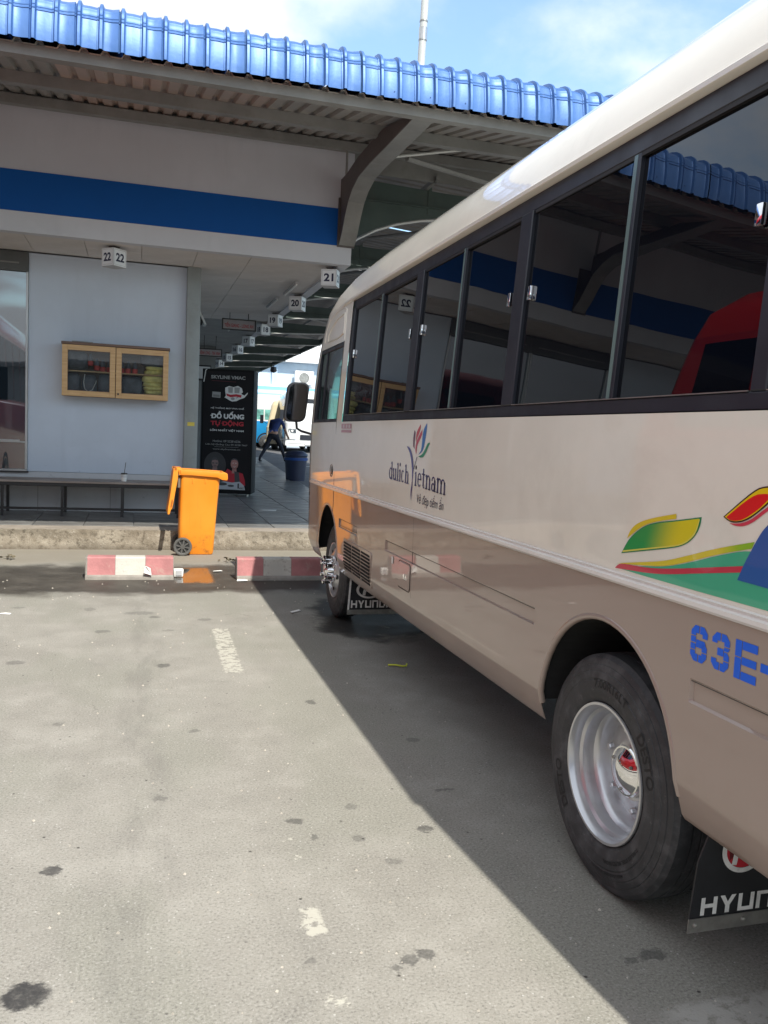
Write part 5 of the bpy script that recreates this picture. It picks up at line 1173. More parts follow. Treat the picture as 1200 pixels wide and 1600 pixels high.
def hyundai(fl, t_, u0, v0, w, h, mat):
    m = MB(); F_ = lambda u, v: t_(u, v, .0022); cw_ = w*.86; s_ = .21*w
    def rect(a, b_, c, d): m.flat([(a, c), (b_, c), (b_, d), (a, d)], F_)
    u = u0
    for c in 'HYUNDAI':
        cw2 = cw_ if c != 'I' else s_
        if c == 'H': rect(u, u+s_, v0, v0+h); rect(u+cw2-s_, u+cw2, v0, v0+h); rect(u+s_, u+cw2-s_, v0+h*.40, v0+h*.62)
        elif c == 'Y': m.flat([(u, v0+h), (u+s_*1.15, v0+h), (u+cw2/2, v0+h*.62), (u+cw2-s_*1.15, v0+h), (u+cw2, v0+h), (u+cw2/2+s_*.55, v0+h*.42), (u+cw2/2+s_*.55, v0), (u+cw2/2-s_*.55, v0), (u+cw2/2-s_*.55, v0+h*.42)], F_)
        elif c == 'U': rect(u, u+s_, v0+h*.22, v0+h); rect(u+cw2-s_, u+cw2, v0+h*.22, v0+h); rect(u, u+cw2, v0, v0+h*.22)
        elif c == 'N': rect(u, u+s_, v0, v0+h*.8); rect(u+cw2-s_, u+cw2, v0, v0+h*.8); rect(u, u+cw2, v0+h*.8, v0+h)
        elif c == 'D': rect(u, u+s_, v0, v0+h); rect(u+s_, u+cw2-s_*.6, v0, v0+h*.2); rect(u+s_, u+cw2-s_*.6, v0+h*.8, v0+h); rect(u+cw2-s_, u+cw2, v0+h*.2, v0+h*.8)
        elif c == 'A': rect(u, u+s_, v0, v0+h*.8); rect(u+cw2-s_, u+cw2, v0, v0+h*.8); rect(u, u+cw2, v0+h*.8, v0+h); rect(u+s_, u+cw2-s_, v0+h*.36, v0+h*.54)
        else: rect(u, u+s_, v0, v0+h)
        u += cw2 + .14*w
    m.build('lettering', mat, fl, recalc=False)
def h_emblem(fl, t_, cu, cv, ru, rv, ring, fill):
    m = MB(); n = 40; F_ = lambda u, v: t_(u, v, .002)
    vs = []; fs = []
    for k in range(n):
        a = 2*math.pi*k/n
        for q in (1, .80): vs.append(F_(cu+ru*q*math.cos(a), cv+rv*q*math.sin(a)))
    for k in range(n): fs.append((2*k, 2*((k+1) % n), 2*((k+1) % n)+1, 2*k+1))
    m.add(vs, fs); m.build('emblem_ring', ring, fl, recalc=False)
    if fill:
        m = MB(); m.flat([(cu+ru*.79*math.cos(2*math.pi*k/n), cv+rv*.79*math.sin(2*math.pi*k/n)) for k in range(n)], lambda u, v: t_(u, v, .0012)); m.build('emblem_disc', fill, fl, recalc=False)
        m = MB()
        for sgn in (-1, 1): m.flat([(cu+sgn*ru*.18, cv-rv*.02), (cu+sgn*ru*.62, cv-rv*.45), (cu+sgn*ru*.70, cv+rv*.2), (cu+sgn*ru*.45, cv+rv*.35)], lambda u, v: t_(u, v, .0018))
        m.build('emblem_shade', dark_red_print, fl, recalc=False)
    m = MB(); G = lambda u, v: t_(cu+u*ru, cv+v*rv, .0026)
    for q in ([(-.52, -.62), (-.30, -.66), (-.12, .70), (-.36, .66)], [(.30, -.66), (.54, -.62), (.36, .70), (.12, .66)], [(-.22, -.18), (.30, .02), (.24, .22), (-.16, .04)]): m.flat(q, G)
    m.build('emblem_letter', ring, fl, recalc=False)
fl, t_ = flap(1.90, 1.505, 2.02, .152, .62, .040, 0, 0, 0, 0, .05)
hyundai(fl, t_, 1.540, .199, .062, .053, white_print); h_emblem(fl, t_, 1.665, .388, .074, .072, white_print, red_print)
fl, t_ = flap(6.22, 1.565, 2.05, .135, .60, .035, 0, 0, 0, 0, .02)
hyundai(fl, t_, 1.592, .184, .057, .058, white_print); h_emblem(fl, t_, 1.735, .325, .105, .068, white_print, None)
m = MB(); m.prism([(1.563, .14), (1.577, .14), (1.592, .46), (1.578, .46)], lambda u, v, d: t_(u, v, d), .0005, .003); m.build('flap_border', white_print, fl)
fl, t_ = flap(1.90, 2*XC-2.02, 2*XC-1.505, .152, .62, .040, 0, 0, 0, 0, .05)
# mirror on its arm
mc = Vector((1.432, 8.10, 1.800))
m = MB(); pts = rrect(-.112, .095, -.190, .190, .065, 8); m.prism([(mc.x+u+(.02*(v/.195)), mc.z+v) for u, v in pts], lambda u, v, d: (u, mc.y+d + (u-mc.x)*.03, v), 0, .09); mir = m.build('side_mirror', black_trim, BUS, bevel=.02, seg=3)
m = MB(); pts = rrect(-.098, .081, -.174, .174, .055, 8); m.prism([(mc.x+u+(.02*(v/.195)), mc.z+v) for u, v in pts], lambda u, v, d: (u, mc.y+d + (u-mc.x)*.03, v), -.006, .0); m.build('mirror_glass', M('mirror_glass', (.13, .135, .14), .03, metal=1, var=0), mir)
m = MB(); m.tube([(1.43, 8.14, 1.61), (1.435, 8.13, 1.55), (1.475, 8.10, 1.525), (1.54, 8.0, 1.505), (1.60, 7.9, 1.47), (1.615, 7.86, 1.42)], .012, 8); m.build('mirror_arm', black_trim, BUS, smooth=60)
m = MB(); m.lathe([(-.09, 0), (-.085, .03), (-.05, .052), (0, .058), (.05, .052), (.085, .03), (.09, 0)], (1.575, 7.78, 1.40), 'Z', 16); m.build('mirror_mount', black_trim, BUS, smooth=60)
# roof air-conditioner, rear shelf; seats and wheel seen through the cab glass
m = MB(); m.prism(rrect(1.2, 2.66, 1.98, 3.18, .2, 6), lambda u, v, d: (v, u, d), 2.93, 3.16); m.build('roof_unit', M('roof_unit', (.55, .55, .53), .5), BUS, bevel=.04, seg=2)
seat_blue = M('seat_cloth', (.035, .045, .10), .85, var=.2)
for (x, y) in ((1.95, 6.55), (3.2, 6.55), (1.95, 5.6), (3.2, 5.6), (1.95, 4.7), (3.2, 4.7)):
    m = MB(); m.box(x-.22, x+.22, y-.10, y+.02, 1.35, 2.0); m.box(x-.23, x+.23, y, y+.45, 1.28, 1.40); m.box(x-.12, x+.12, y-.09, y, 2.02, 2.2); m.build('seat', seat_blue, BUS, bevel=.04, seg=2)
m = MB(); m.lathe([(-.012, .20), (0, .212), (.012, .20), (0, .188), (-.012, .20)], (0, 0, 0), 'Z', 24); o = m.build('steering_wheel', black_trim, BUS, smooth=60); o.matrix_parent_inverse = wmat(BUS).inverted() @ Matrix.Translation((1.98, 7.2, 1.60)) @ Matrix.Rotation(R(40), 4, 'X')
m = MB(); m.box(1.7, 2*XC-1.7, 7.45, 7.9, .95, 1.50); m.build('dashboard', black_trim, BUS, bevel=.05)

# the body narrows a little towards the nose
def descend(o):
    for c in COL.objects:
        if c.parent is o: yield c; yield from descend(c)
done = set()
for o in list(descend(BUS)):
    if o.type != 'MESH' or o.data.name in done or o.name.startswith('steering'): continue
    done.add(o.data.name)
    for v in o.data.vertices:
        y = v.co.y
        if y > 4.6: v.co.x += .004*(min(y, 8.0)-4.6)**2*max(-1, min(1, (XC-v.co.x)/1.08))
    o.data.update()

# ================================================================== BLACK DRINKS KIOSK
KI = thing('drinks_kiosk', 'tall black drinks kiosk with printed poster ĐỒ UỐNG TỰ ĐỘNG under the arcade', 'kiosk', (2.03, 15.6, zf(15.6)+.004), R(-15))
KW, KD, KH = .935, .56, 2.30
m = MB(); m.box(-KW, 0, .0, KD, .045, KH); m.build('body', kiosk_black, KI, True, bevel=.012, seg=2)
for x in (-KW+.08, -.08):
    for y in (.08, KD-.08):
        m = MB(); m.lathe([(0, .025), (.045, .025)], (x, y, 0), 'Z', 10); m.build('foot', dull_metal, KI, True)
m = MB(); m.box(-KW+.03, -.035, -.006, -.0005, .11, KH-.04); pan = m.build('poster', poster_black, KI, True)
def K(u, v, d=0): return (-KW/2+u, -.0075-d, v)
def ktext(s_, v, w, h, mat, bold=.02, u=0): put_text('poster_text', s_, mat, pan, lambda a, b_: K(a+u, v+b_, .001), .1, bold, local=True, fit=(w, h))
pw = M('poster_white', (.66, .66, .66), .4, var=0); pg = M('poster_grey', (.30, .30, .30), .4, var=0); pr_ = M('poster_red', (.42, .015, .03), .4, var=0); pd = M('poster_dim_red', (.12, .012, .02), .4, var=0)
ktext('SKYLINE VMAC', 2.155, .62, .062, pg, .035)
m = MB(); m.flat([(-.30, 2.085), (.14, 2.075), (.14, 2.081), (-.30, 2.091)], lambda u, v: K(u, v, .001)); m.build('poster_line', pd, pan, True)
# printed splash with two cups, and a small coffee-sachet picture
def ell(cu, cv, ru, rv, n=28, a0=0): return [(cu+ru*math.cos(2*math.pi*k/n), cv+rv*math.sin(2*math.pi*k/n)) for k in range(n)]
def kflat(name, polys, mat, d=.001):
    m = MB()
    for p in polys: m.flat(p, lambda u, v: K(u, v, d))
    m.build(name, mat, pan, True, recalc=False)
kflat('poster_splash', [[(-.05, 1.97), (.02, 2.00), (.10, 1.985), (.18, 2.01), (.25, 1.97), (.27, 1.90), (.24, 1.87), (.30, 1.84), (.36, 1.90), (.355, 1.87), (.30, 1.80), (.22, 1.77), (.16, 1.735), (.08, 1.725), (.02, 1.75), (-.03, 1.78), (-.06, 1.79), (-.035, 1.83), (-.05, 1.90)]], pw)
kflat('poster_cups', [[(.0, 1.98), (.09, 1.985), (.085, 1.88), (.01, 1.88)], [(.115, 1.985), (.215, 1.98), (.205, 1.88), (.12, 1.88)], ell(.09, 1.775, .035, .025), [(.15, 1.80), (.20, 1.82), (.19, 1.80), (.15, 1.78)]], pg, .0016)
kflat('poster_ribbon', [[(-.03, 1.865), (.05, 1.845), (.15, 1.86), (.25, 1.845), (.24, 1.80), (.15, 1.815), (.05, 1.80), (-.02, 1.825)]], pr_, .002)
kflat('poster_sachet', [[(-.28, 1.89), (-.13, 1.885), (-.135, 1.78), (-.285, 1.79)]], pg); kflat('poster_sachet', [[(-.265, 1.84), (-.15, 1.835), (-.15, 1.795), (-.265, 1.80)]], pw if 0 else M('poster_mid', (.17, .17, .17), .4, var=0), .0016)
ktext('HỆ THỐNG MÁY PHA CHẾ', 1.60, .60, .045, pw, .01)
ktext('DỒ UỐNG', 1.475, .59, .135, pw, .05, .01)
ktext('TỰ DỘNG', 1.325, .60, .125, pr_, .045)
kflat('poster_stroke', [[(-.304, 1.452), (-.258, 1.452), (-.258, 1.468), (-.304, 1.468)]], pw, .0014)
kflat('poster_stroke', [[(-.102, 1.318), (-.056, 1.318), (-.056, 1.332), (-.102, 1.332)]], pr_, .0014)
ktext('LỚN NHẤT VIỆT NAM', 1.20, .61, .058, pw, .025)
ktext('Hotline: 09 2228 6226', 1.00, .50, .038, pg, .0)
ktext('Liên hệ Quảng Cáo 09 2228 7667', .935, .76, .040, pg, .0)
m = MB(); m.flat([(-.22, .893), (.22, .893), (.22, .896), (-.22, .896)], lambda u, v: K(u, v, .001)); m.build('poster_line', pg, pan, True)
ktext('www.skylinevmac.vn', .85, .50, .036, pg, .0)
# printed people, flat as on the poster: plain figures
skin_p = M('poster_skin', (.36, .17, .15), .4, var=0); skin_d = M('poster_skin_grey', (.24, .15, .14), .4, var=0); coat_g = M('poster_coat', (.05, .05, .055), .4, var=0)
kflat('poster_glow', [ell(-.20, .56, .20, .24)], M('poster_glow', (.035, .032, .033), .4, var=0), .0006)
kflat('poster_figure', [ell(-.20, .60, .062, .088), [(-.235, .56), (-.165, .56), (-.15, .44), (-.25, .44)]], skin_d)
kflat('poster_figure_hair', [[(-.265, .60), (-.262, .66), (-.23, .70), (-.18, .70), (-.145, .66), (-.138, .60), (-.15, .645), (-.20, .655), (-.25, .645)], [(-.255, .605), (-.21, .605), (-.21, .585), (-.25, .585)], [(-.192, .605), (-.147, .605), (-.152, .585), (-.19, .585)], [(-.222, .548), (-.178, .548), (-.184, .541), (-.216, .541)]], coat_g, .0016)
kflat('poster_figure', [[(-.38, .20), (-.36, .40), (-.26, .455), (-.15, .455), (-.06, .40), (-.04, .20)]], coat_g, .0014)
kflat('poster_figure', [ell(.155, .59, .068, .095), [(.12, .54), (.19, .54), (.20, .42), (.11, .42)]], skin_p, .0016)
kflat('poster_figure', [[(-.06, .20), (-.03, .42), (.03, .50), (.11, .46), (.20, .45), (.31, .42), (.35, .30), (.36, .20)]], pr_, .0012)
kflat('poster_figure', [[(.155, .46), (.24, .44), (.27, .22), (.17, .22)]], coat_g, .0019)
kflat('poster_smile', [[(.125, .545), (.155, .530), (.19, .548), (.155, .540)], [(.12, .61), (.145, .612), (.145, .604), (.12, .603)], [(.168, .612), (.192, .61), (.192, .602), (.168, .604)]], pw, .0021)
kflat('poster_hair', [[(.085, .60), (.09, .66), (.13, .695), (.185, .69), (.222, .65), (.225, .60), (.205, .655), (.155, .672), (.105, .655)]], coat_g, .0021)
kflat('poster_splashes', [[(-.40, .12), (-.38, .20), (-.28, .255), (-.14, .24), (-.02, .27), (.12, .25), (.26, .27), (.34, .20), (.36, .12)]], M('poster_snow', (.42, .43, .46), .4, var=0), .0023)
kflat('poster_beans', [ell(-.26, .20, .07, .028), ell(-.07, .22, .10, .03), ell(.10, .19, .06, .02), [(.22, .235), (.25, .24), (.25, .16), (.31, .16), (.31, .145), (.22, .145)]], coat_g, .0028)
kflat('poster_code_patch', [[(.27, .18), (.34, .18), (.34, .13), (.27, .13)]], pg, .0028)
m = MB(); m.tube([(-KW+.09, .02, KH), (-KW+.06, -.012, KH-.03), (-KW+.045, -.014, KH-.13), (-KW+.028, -.014, KH-.24)], .008, 6); m.build('cable', pale_tube, KI, True)
t = thing('side_sign', 'small framed pale sign on a post left behind the black kiosk', 'sign', (1.2, 18.2, zf(18)))
m = MB(); m.box(1.14, 1.48, 18.2, 18.23, 2.52, 2.84); m.build('frame', black_paint, t, bevel=.02); m = MB(); m.box(1.17, 1.45, 18.19, 18.199, 2.56, 2.81); m.build('panel', sign_grey, t)
m = MB(); m.tube([(1.31, 18.22, zf(18)), (1.31, 18.22, 2.52)], .03, 8); m.build('post', black_paint, t)

# ================================================================== BLUE LITTER DRUM, PERSON
t = thing('litter_drum', 'dark blue litter drum standing at the platform edge by the bus', 'bin', (3.78, 20.6, zf(20.6)))
dx, dy_, dz_ = 3.76, 20.6, zf(20.6)-.02
m = MB(); m.lathe([(0, .0), (0, .235), (.5, .27), (.62, .275)], (dx, dy_, dz_), 'Z', 20); m.build('drum', M('navy_plastic', (.018, .025, .06), .45, var=.15), t, smooth=40)
m = MB(); m.lathe([(.50, .272), (.50, .292), (.56, .296), (.565, .275)], (dx, dy_, dz_), 'Z', 20); m.build('band', M('blue_plastic', (.01, .06, .25), .4), t, smooth=40)
m = MB(); m.lathe([(.60, .275), (.62, .29), (.66, .28), (.72, .20), (.74, 0)], (dx, dy_, dz_), 'Z', 20); m.build('lid', M('navy_plastic', (.018, .025, .06), .45), t, smooth=40)

def person_mesh():
    J = [((0, 0, .98), .155), ((.0, .10, 1.14), .15), ((0, .26, 1.34), .17), ((0, .40, 1.47), .155), ((0, .50, 1.50), .07), ((0, .58, 1.50), .095), ((0, .68, 1.46), .105),
         ((-.10, 0, .93), .115), ((-.20, -.10, .52), .078), ((-.30, -.42, .16), .052), ((-.31, -.44, .06), .045), ((-.30, -.28, .035), .035),
         ((.10, .02, .93), .115), ((.20, .30, .56), .078), ((.36, .34, .14), .052), ((.365, .33, .06), .045), ((.37, .49, .035), .035),
         ((-.20, .36, 1.44), .072), ((-.27, .40, 1.16), .052), ((-.22, .56, .95), .042), ((-.20, .62, .88), .034),
         ((.20, .36, 1.44), .072), ((.30, .42, 1.16), .052), ((.32, .60, .98), .042), ((.33, .67, .92), .034)]
    E = [(0,1),(1,2),(2,3),(3,4),(4,5),(5,6),(0,7),(7,8),(8,9),(9,10),(10,11),(0,12),(12,13),(13,14),(14,15),(15,16),(3,17),(17,18),(18,19),(19,20),(3,21),(21,22),(22,23),(23,24)]
    for wr, base, d in ((20, Vector((-.20, .62, .88)), Vector((.1, .55, -.75))), (24, Vector((.33, .67, .92)), Vector((.1, .6, -.7)))):
        d = d.normalized(); sd_ = Vector((1, 0, 0))
        for k, (o, ln) in enumerate(((-.028, .085), (-.010, .10), (.010, .095), (.028, .08))):
            a = len(J); J.append((tuple(base + sd_*o + d*.05), .011)); J.append((tuple(base + sd_*o + d*(.05+ln*.55) + Vector((0, -.008, -.006))), .0095)); J.append((tuple(base + sd_*o*.9 + d*(.05+ln) + Vector((0, -.03, -.01))), .008)); E += [(wr, a), (a, a+1), (a+1, a+2)]
        a = len(J); J.append((tuple(base + Vector((.04, .0, -.02))), .012)); J.append((tuple(base + Vector((.055, .03, -.06))), .010)); E += [(wr, a), (a, a+1)]
    me = bpy.data.meshes.new('person_body'); me.from_pydata([j[0] for j in J], E, []); ob = bpy.data.objects.new('tmp', me); COL.objects.link(ob)
    md = ob.modifiers.new('skin', 'SKIN')
    for i, (p, r) in enumerate(J): me.skin_vertices[0].data[i].radius = (r, r*(.85 if i < 4 else 1))
    me.skin_vertices[0].data[0].use_root = True
    s2 = ob.modifiers.new('sub', 'SUBSURF'); s2.levels = 1; s2.render_levels = 1
    dg = bpy.context.evaluated_depsgraph_get(); out = bpy.data.meshes.new_from_object(ob.evaluated_get(dg)); bpy.data.objects.remove(ob)
    for mt in (M('navy_shirt', (.008, .022, .10), .8, var=.15), M('dark_trousers', (.008, .009, .018), .85, var=.2), M('skin', (.34, .19, .13), .6, var=.05), M('black_hair', (.012, .011, .010), .6, var=.2), M('black_shoe', (.012, .012, .012), .5)): out.materials.append(mt)
    for p in out.polygons:
        c = p.center
        if c.z < .085: p.material_index = 4
        elif c.y > .575 and c.z > 1.36 and abs(c.x) < .2: p.material_index = 3 if (c.z > 1.46 or c.y < .66) else 2
        elif c.z < .985 and c.y < .50: p.material_index = 1
        elif c.z < 1.05 and abs(c.x) < .2 and c.y < .3: p.material_index = 2
        elif abs(c.x) > .22 and c.z < 1.20: p.material_index = 2
        else: p.material_index = 0
        p.use_smooth = True
    return out
PE = thing('person', 'person in blue shirt and dark trousers striding and bending away beside the road', 'person', (4.62, 30, zr(30)), R(-28))
link('body', person_mesh(), PE, True)
m = MB(); m.box(-.10, .42, .70, .86, .88, .905); m.box(.34, .42, .70, .86, .80, .88); m.build('held_tray', paper_m, None) if 0 else None
TR = thing('white_board', 'white flat board held low in the hands of the bending person', 'board', (4.62, 30, zr(30)+.80), R(-28))
m = MB(); m.box(-.05, .60, .62, .80, .0, .03); m.build('board', paper_m, TR, True, bevel=.005)

# ================================================================== VEHICLES FARTHER OFF
def coach(name, label, cat, loc, rz, L, Wd, Hh, low, upp, stripe=None, glass=tinted, z0=.32, raked=.35, group=None, sill=.52, wf=(.17, .80), face=True, roof_mat=None):
    t = thing(name, label, cat, loc, R(rz), group)
    # local: the nose points to -y, length along +y
    zs_ = [z0, z0+.12, Hh*sill-.02, Hh*sill, Hh*.86, Hh*.93, Hh*.985, Hh]; inset = [.05, .0, .0, .01, .05, .10, .26, .55]; nose = [.10, 0, .02, .06, raked, raked+.12, raked+.45, raked+1.0]
    def rg(i): return [(x, y, zs_[i]) for x, y in rrect(-Wd/2+inset[i], Wd/2-inset[i], nose[i], L-inset[i], .22, 7)]
    for nm, i0, i1, mat_ in (('lower_body', 0, 2, low), ('waist_band', 2, 3, stripe or low), ('window_band', 3, 4, upp), ('roof', 4, 7, roof_mat or upp)):
        m = MB(); vs = []; n = len(rg(0))
        for i in range(i0, i1+1): vs += rg(i)
        m.add(vs, [(j*n+k, j*n+(k+1) % n, (j+1)*n+(k+1) % n, (j+1)*n+k) for j in range(i1-i0) for k in range(n)])
        if nm == 'roof': m.f.append(tuple((i1-i0)*n+k for k in range(n))); m.mi.append(0)
        if nm == 'lower_body': m.f.append(tuple(range(n-1, -1, -1))); m.mi.append(0)
        m.build(nm, mat_, t, True, smooth=40)
    za, zb_ = Hh*sill+.06, Hh*.84
    nw = max(3, int(L/1.15)); wl = (L-1.2)/nw
    for s in (-1, 1):
        for k in range(nw):
            y = .85 + k*wl; m = MB()
            f_ = lambda z: s*(Wd/2-.01-.04*(z-Hh*sill)/(Hh*.34)+.004)
            m.add([(f_(za), y, za), (f_(za), y+wl-.07, za), (f_(zb_), y+wl-.07, zb_), (f_(zb_), y+(.12 if k == 0 else 0), zb_)], [(0,1,2,3)]); m.build('window_pane', glass, t, True)
    # windscreen, lamps, grille, bumper, plate
    m = MB(); q = []
    for k in range(9):
        u = -1+2*k/8; ins = abs(u)**4*.14
        q.append((u*(Wd/2-.14), .055+ins*.9-.012, Hh*sill-.10, u*(Wd/2-.18), raked+ins*.9-.012, Hh*.86))
    vs = [(a, b_, c) for a, b_, c, d, e, f_ in q] + [(d, e, f_) for a, b_, c, d, e, f_ in q]; m.add(vs, [(k, k+1, 9+k+1, 9+k) for k in range(8)]); m.build('windscreen', glass, t, True, smooth=60)
    for s in (-1, 1):
        m = MB(); m.prism(rrect(s*(Wd/2-.36)-.19, s*(Wd/2-.36)+.19, Hh*.30, Hh*.37, .05), lambda u, v, d: (u, d+.04*(abs(u)/(Wd/2))**3, v), -.01, .03); hl = m.build('headlight', chrome, t, True, bevel=.01)
        m = MB(); m.lathe([(-.02, 0), (-.018, .05), (-.01, .06)], (s*(Wd/2-.36), 0, Hh*.335), 'Y', 14); m.build('lens', paper_m, hl, True)
        m = MB(); m.tube([(s*(Wd/2-.05), .12, Hh*.50), (s*(Wd/2+.16), -.05, Hh*.56)], .018, 6); m.box(s*(Wd/2+.17)-.09, s*(Wd/2+.17)+.09, -.10, -.04, Hh*.50, Hh*.66); m.build('side_mirror', black_trim, t, True)
    m = MB(); m.prism(rrect(-.5, .5, Hh*.20, Hh*.28, .03), lambda u, v, d: (u, d, v), -.02, .03); m.build('grille', black_trim, t, True, bevel=.008)
    m = MB(); m.prism(rrect(-Wd/2+.04, Wd/2-.04, z0, z0+.24, .06), lambda u, v, d: (u, d+.05*(abs(u)/(Wd/2))**3, v), -.03, .05); m.build('bumper', low, t, True, bevel=.02)
    m = MB(); m.box(-.24, .24, -.045, -.031, z0+.06, z0+.18); m.build('number_plate', paper_m, t, True)
    for y in (L*wf[0], L*wf[1]):
        for s in (-1, 1):
            m = MB(); m.lathe([(0, .23), (.0, .36), (.03, .40), (.2, .40), (.23, .36), (.23, 0)], (-Wd/2-.012 if s < 0 else Wd/2-.218, y, .40), 'X', 28); wh = m.build('wheel', rubber, t, True, smooth=40)
            m = MB(); xo = -Wd/2-.016 if s < 0 else Wd/2+.016
            m.lathe([(0, 0), (.0, .10), (-.03*s, .13), (-.02*s, .22), (.0, .235)], (xo, y, .40), 'X', 24); m.build('rim', silver, wh, True, smooth=40)
            m = MB(); m.add([(s*(Wd/2+.003), y+.50*math.cos(a), .40+.50*math.sin(a)) for a in [math.pi*k/14 for k in range(15)]] + [(s*(Wd/2+.003), y+.41*math.cos(a), .40+.41*math.sin(a)) for a in [math.pi*k/14 for k in range(15)]], [(k, k+1, 15+k+1, 15+k) for k in range(14)]); m.build('wheel_arch', black_trim, t, True)
    return t
white_p = M('white_body', (.70, .71, .71), .3, coat=.8, var=.03); blue_p = M('sky_blue_body', (.02, .28, .62), .3, coat=.8, var=.03); red_p = M('red_body', (.50, .012, .016), .28, coat=1, var=.03); cream_p = M('pale_cream_body', (.66, .58, .40), .3, coat=.8, var=.03)
dblue_p = M('deep_blue_body', (.015, .05, .20), .35, coat=.8, var=.04); lightblue_p = M('light_blue_body', (.16, .42, .68), .35, coat=.6, var=.03)
far_glass = M('green_window_film', (.16, .40, .36), .15, var=.45, vscale=3, coat=.5)
coach('coach', 'long white and bright blue coach with green windows across the far side of the yard', 'coach', (5.2, 50.5, zr(50)), -90, 11.5, 2.6, 3.6, blue_p, white_p, white_p, far_glass, roof_mat=lightblue_p, sill=.44)
coach('cream_minibus', 'cream minibus parked facing the camera behind the walking person', 'minibus', (7.65, 45.5, zr(46)), -30, 7.4, 2.3, 2.8, cream_p, cream_p, None, tinted, raked=.55, sill=.44)
coach('white_coach', 'white coach front with headlights half hidden by the bus mirror', 'coach', (8.15, 41, zr(41)), -5, 9.5, 2.5, 3.1, white_p, white_p, None, tinted, raked=.9, sill=.47)
coach('red_coach', 'red coach in the neighbouring bay, mirrored in the bus windows', 'coach', (-3.75, 8.75, 0), 180, 9.2, 2.5, 3.75, red_p, red_p, None, tinted, raked=.6, sill=.50)
coach('blue_coach', 'blue coach parked behind the camera, mirrored in the station window', 'coach', (-4.4, -7.2, 0), 180, 9.5, 2.5, 3.1, dblue_p, dblue_p, white_p, tinted)

# far terminal building, trees, yard buildings behind the camera
FB = thing('terminal_annex', 'pale blue two storey annex with white roof and air conditioner beyond the coach', 'building', (12, 57, .6))
annex = wall_paint('annex_wall', (.50, .60, .70), .15)
m = MB(); m.box(3, 34, 56, 66, .3, 6.15); m.build('wall', annex, FB)
m = MB(); m.box(2.4, 35, 55.4, 67, 6.16, 6.42); m.build('eave', M('white_metal', (.68, .69, .70), .45, var=.04), FB)
m = MB(); m.add([(2.4, 55.4, 6.43), (35, 55.4, 6.43), (35, 61, 8.0), (2.4, 61, 8.0), (2.4, 67, 6.43), (35, 67, 6.43)], [(0,1,2,3), (3,2,5,4)]); m.build('roof', M('white_metal', (.68, .69, .70), .45), FB)
m = MB(); m.box(3, 34, 55.55, 55.98, 4.50, 4.66); m.build('ledge', M('white_metal', (.68, .69, .70), .45), FB)
m = MB(); m.box(8.6, 13.6, 54.6, 55.9, 3.9, 4.0); m.build('awning', M('white_metal', (.68, .69, .70), .45), FB)
for x in (4.6, 8.4, 11.9, 15.4): 
    m = MB(); m.box(x, x+.35, 55.8, 56.2, .4, 6.14); m.build('pilaster', M('annex_trim', (.42, .55, .70), .6), FB)
for x in (5.5, 9.2, 13.6, 16.2):
    m = MB(); m.box(x, x+1.6, 55.94, 56.02, 1.9, 3.4); w_ = m.build('window', M('dark_window', (.04, .06, .08), .1, var=0), FB)
t = thing('air_conditioner', 'white outdoor air conditioner unit with round fan on the annex wall', 'air conditioner', (10.4, 55.4, 4.95))
m = MB(); m.box(9.85, 11.1, 55.3, 55.7, 4.72, 5.62); bd = m.build('casing', white_p, t, bevel=.04)
m = MB(); m.lathe([(0, .33), (-.03, .33), (-.03, .29), (0, .28)], (10.45, 55.3, 5.17), 'Y', 24); m.lathe([(-.01, .28), (-.01, 0)], (10.45, 55.3, 5.17), 'Y', 24); m.build('fan_grille', dull_metal, t)
def leafy(m, c, rad, n, seed, s0=.14, s1=.34):
    r_ = random.Random(seed)
    cl = [(Vector((r_.gauss(0, .5), r_.gauss(0, .5), r_.gauss(0, .42))), r_.uniform(.25, .5)) for _ in range(14)]
    for k in range(n):
        cc_, cr_ = r_.choice(cl); p = cc_ + Vector((r_.gauss(0, 1), r_.gauss(0, 1), r_.gauss(0, .8))).normalized()*cr_*r_.uniform(.5, 1.05)
        p = Vector((c[0]+p.x*rad[0], c[1]+p.y*rad[1], c[2]+p.z*rad[2])); s_ = r_.uniform(s0, s1)
        a = Vector((r_.gauss(0, 1), r_.gauss(0, 1), r_.gauss(0, 1))).normalized(); b_ = a.cross(Vector((r_.gauss(0, 1), r_.gauss(0, 1), r_.gauss(0, 1)))).normalized()
        m.add([p-a*s_, p+b_*s_*.45, p+a*s_, p-b_*s_*.45], [(0,1,2,3)])
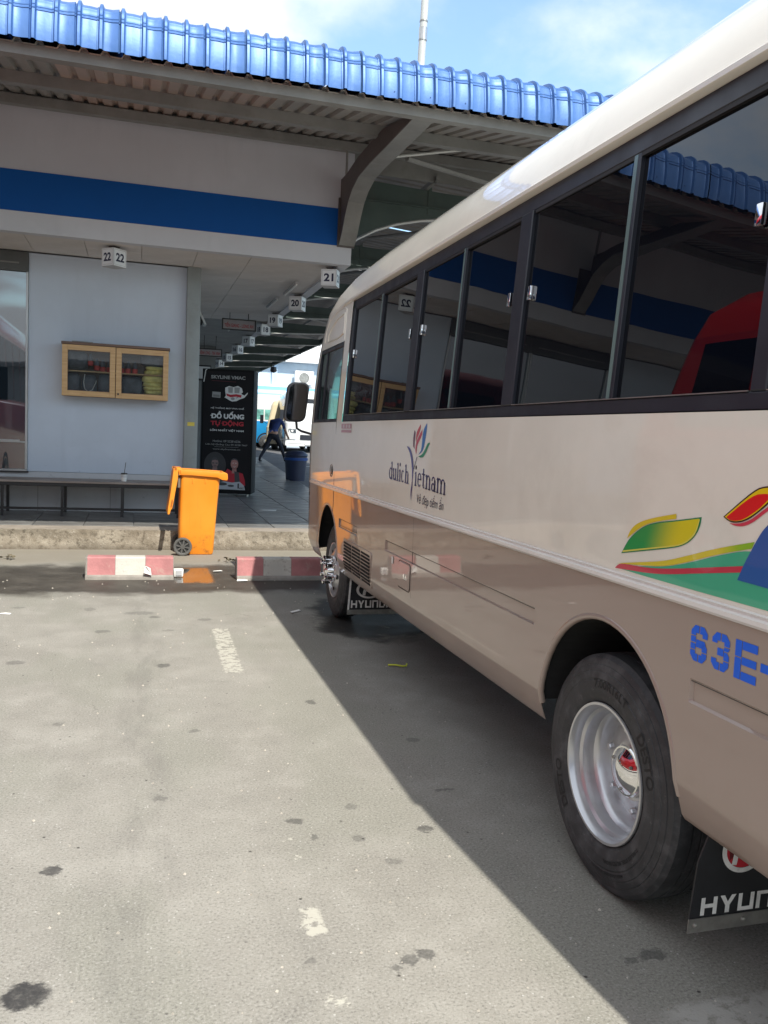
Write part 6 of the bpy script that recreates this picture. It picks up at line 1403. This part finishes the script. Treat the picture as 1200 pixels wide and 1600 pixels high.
def leaf_mat():
    s = NT('tree_leaf'); g_ = s.N.new('ShaderNodeNewGeometry'); c = s.mix(s.m('FRACT', s.m('MULTIPLY', g_.outputs['Random Per Island'], 7.3)), (.035, .075, .018), (.085, .13, .035))
    s.set(Base_Color=c, Roughness=.6); return s.mat
lm = leaf_mat(); bark = M('bark', (.12, .09, .065), .9, var=.3, bump=.5)
for (x, y, h_, lab) in ((17.5, 80, 11.5, 'leafy tree rising behind the white annex roof, nearest the bus'), (25, 86, 12.5, 'taller tree behind the annex, hidden behind the bus roof')):
    t = thing('tree', lab, 'tree', (x, y, .6), 0, 'trees behind the annex')
    m = MB(); m.tube([(x, y, .5), (x+.1, y, 4), (x-.1, y, 7.5)], .3, 8, rs=[.34, .26, .16])
    for q in range(5): a = q*1.26; m.tube([(x, y, 5+q*.5), (x+1.4*math.cos(a), y+1.4*math.sin(a), 7+q*.5), (x+2.6*math.cos(a), y+2.6*math.sin(a), 8.2+q*.5)], .1, 6, rs=[.12, .08, .03])
    m.build('trunk', bark, t); m = MB(); leafy(m, (x, y, h_-2.6), (4.2, 4.2, 3.4), 3200, int(x)); m.build('crown', lm, t, recalc=False)
YB = thing('yard_building', 'plain grey shop block with shutters far behind the camera', 'building', (0, -38, 0))
m = MB(); m.box(-30, 26, -46, -38, 0, 5.6); m.build('wall', M('yard_wall', (.42, .44, .46), .7, var=.1), YB)
m = MB(); m.box(-31, 27, -47, -37.2, 5.61, 5.9); m.build('roof', M('yard_roof', (.30, .30, .31), .6), YB)
for k in range(9):
    m = MB(); m.box(-28+6*k, -24+6*k, -38.02, -37.95, .1, 3.0); m.build('shutter', M('yard_shutter', (.10, .14, .20), .5, var=.2), YB)
t = thing('water_tank', 'shiny steel water tank on the roof of the block behind the camera', 'tank', (-9, -40, 5.9))
m = MB(); m.lathe([(0, 0), (0, .55), (.1, .62), (1.1, .62), (1.25, .5), (1.3, 0)], (-9, -40, 6.1), 'Z', 20); m.build('tank', chrome, t, smooth=40)
for a in range(4):
    m = MB(); m.box(-9+.4*math.cos(a*1.57)-.04, -9+.4*math.cos(a*1.57)+.04, -40+.4*math.sin(a*1.57)-.04, -40+.4*math.sin(a*1.57)+.04, 5.9, 6.12); m.build('leg', dull_metal, t)
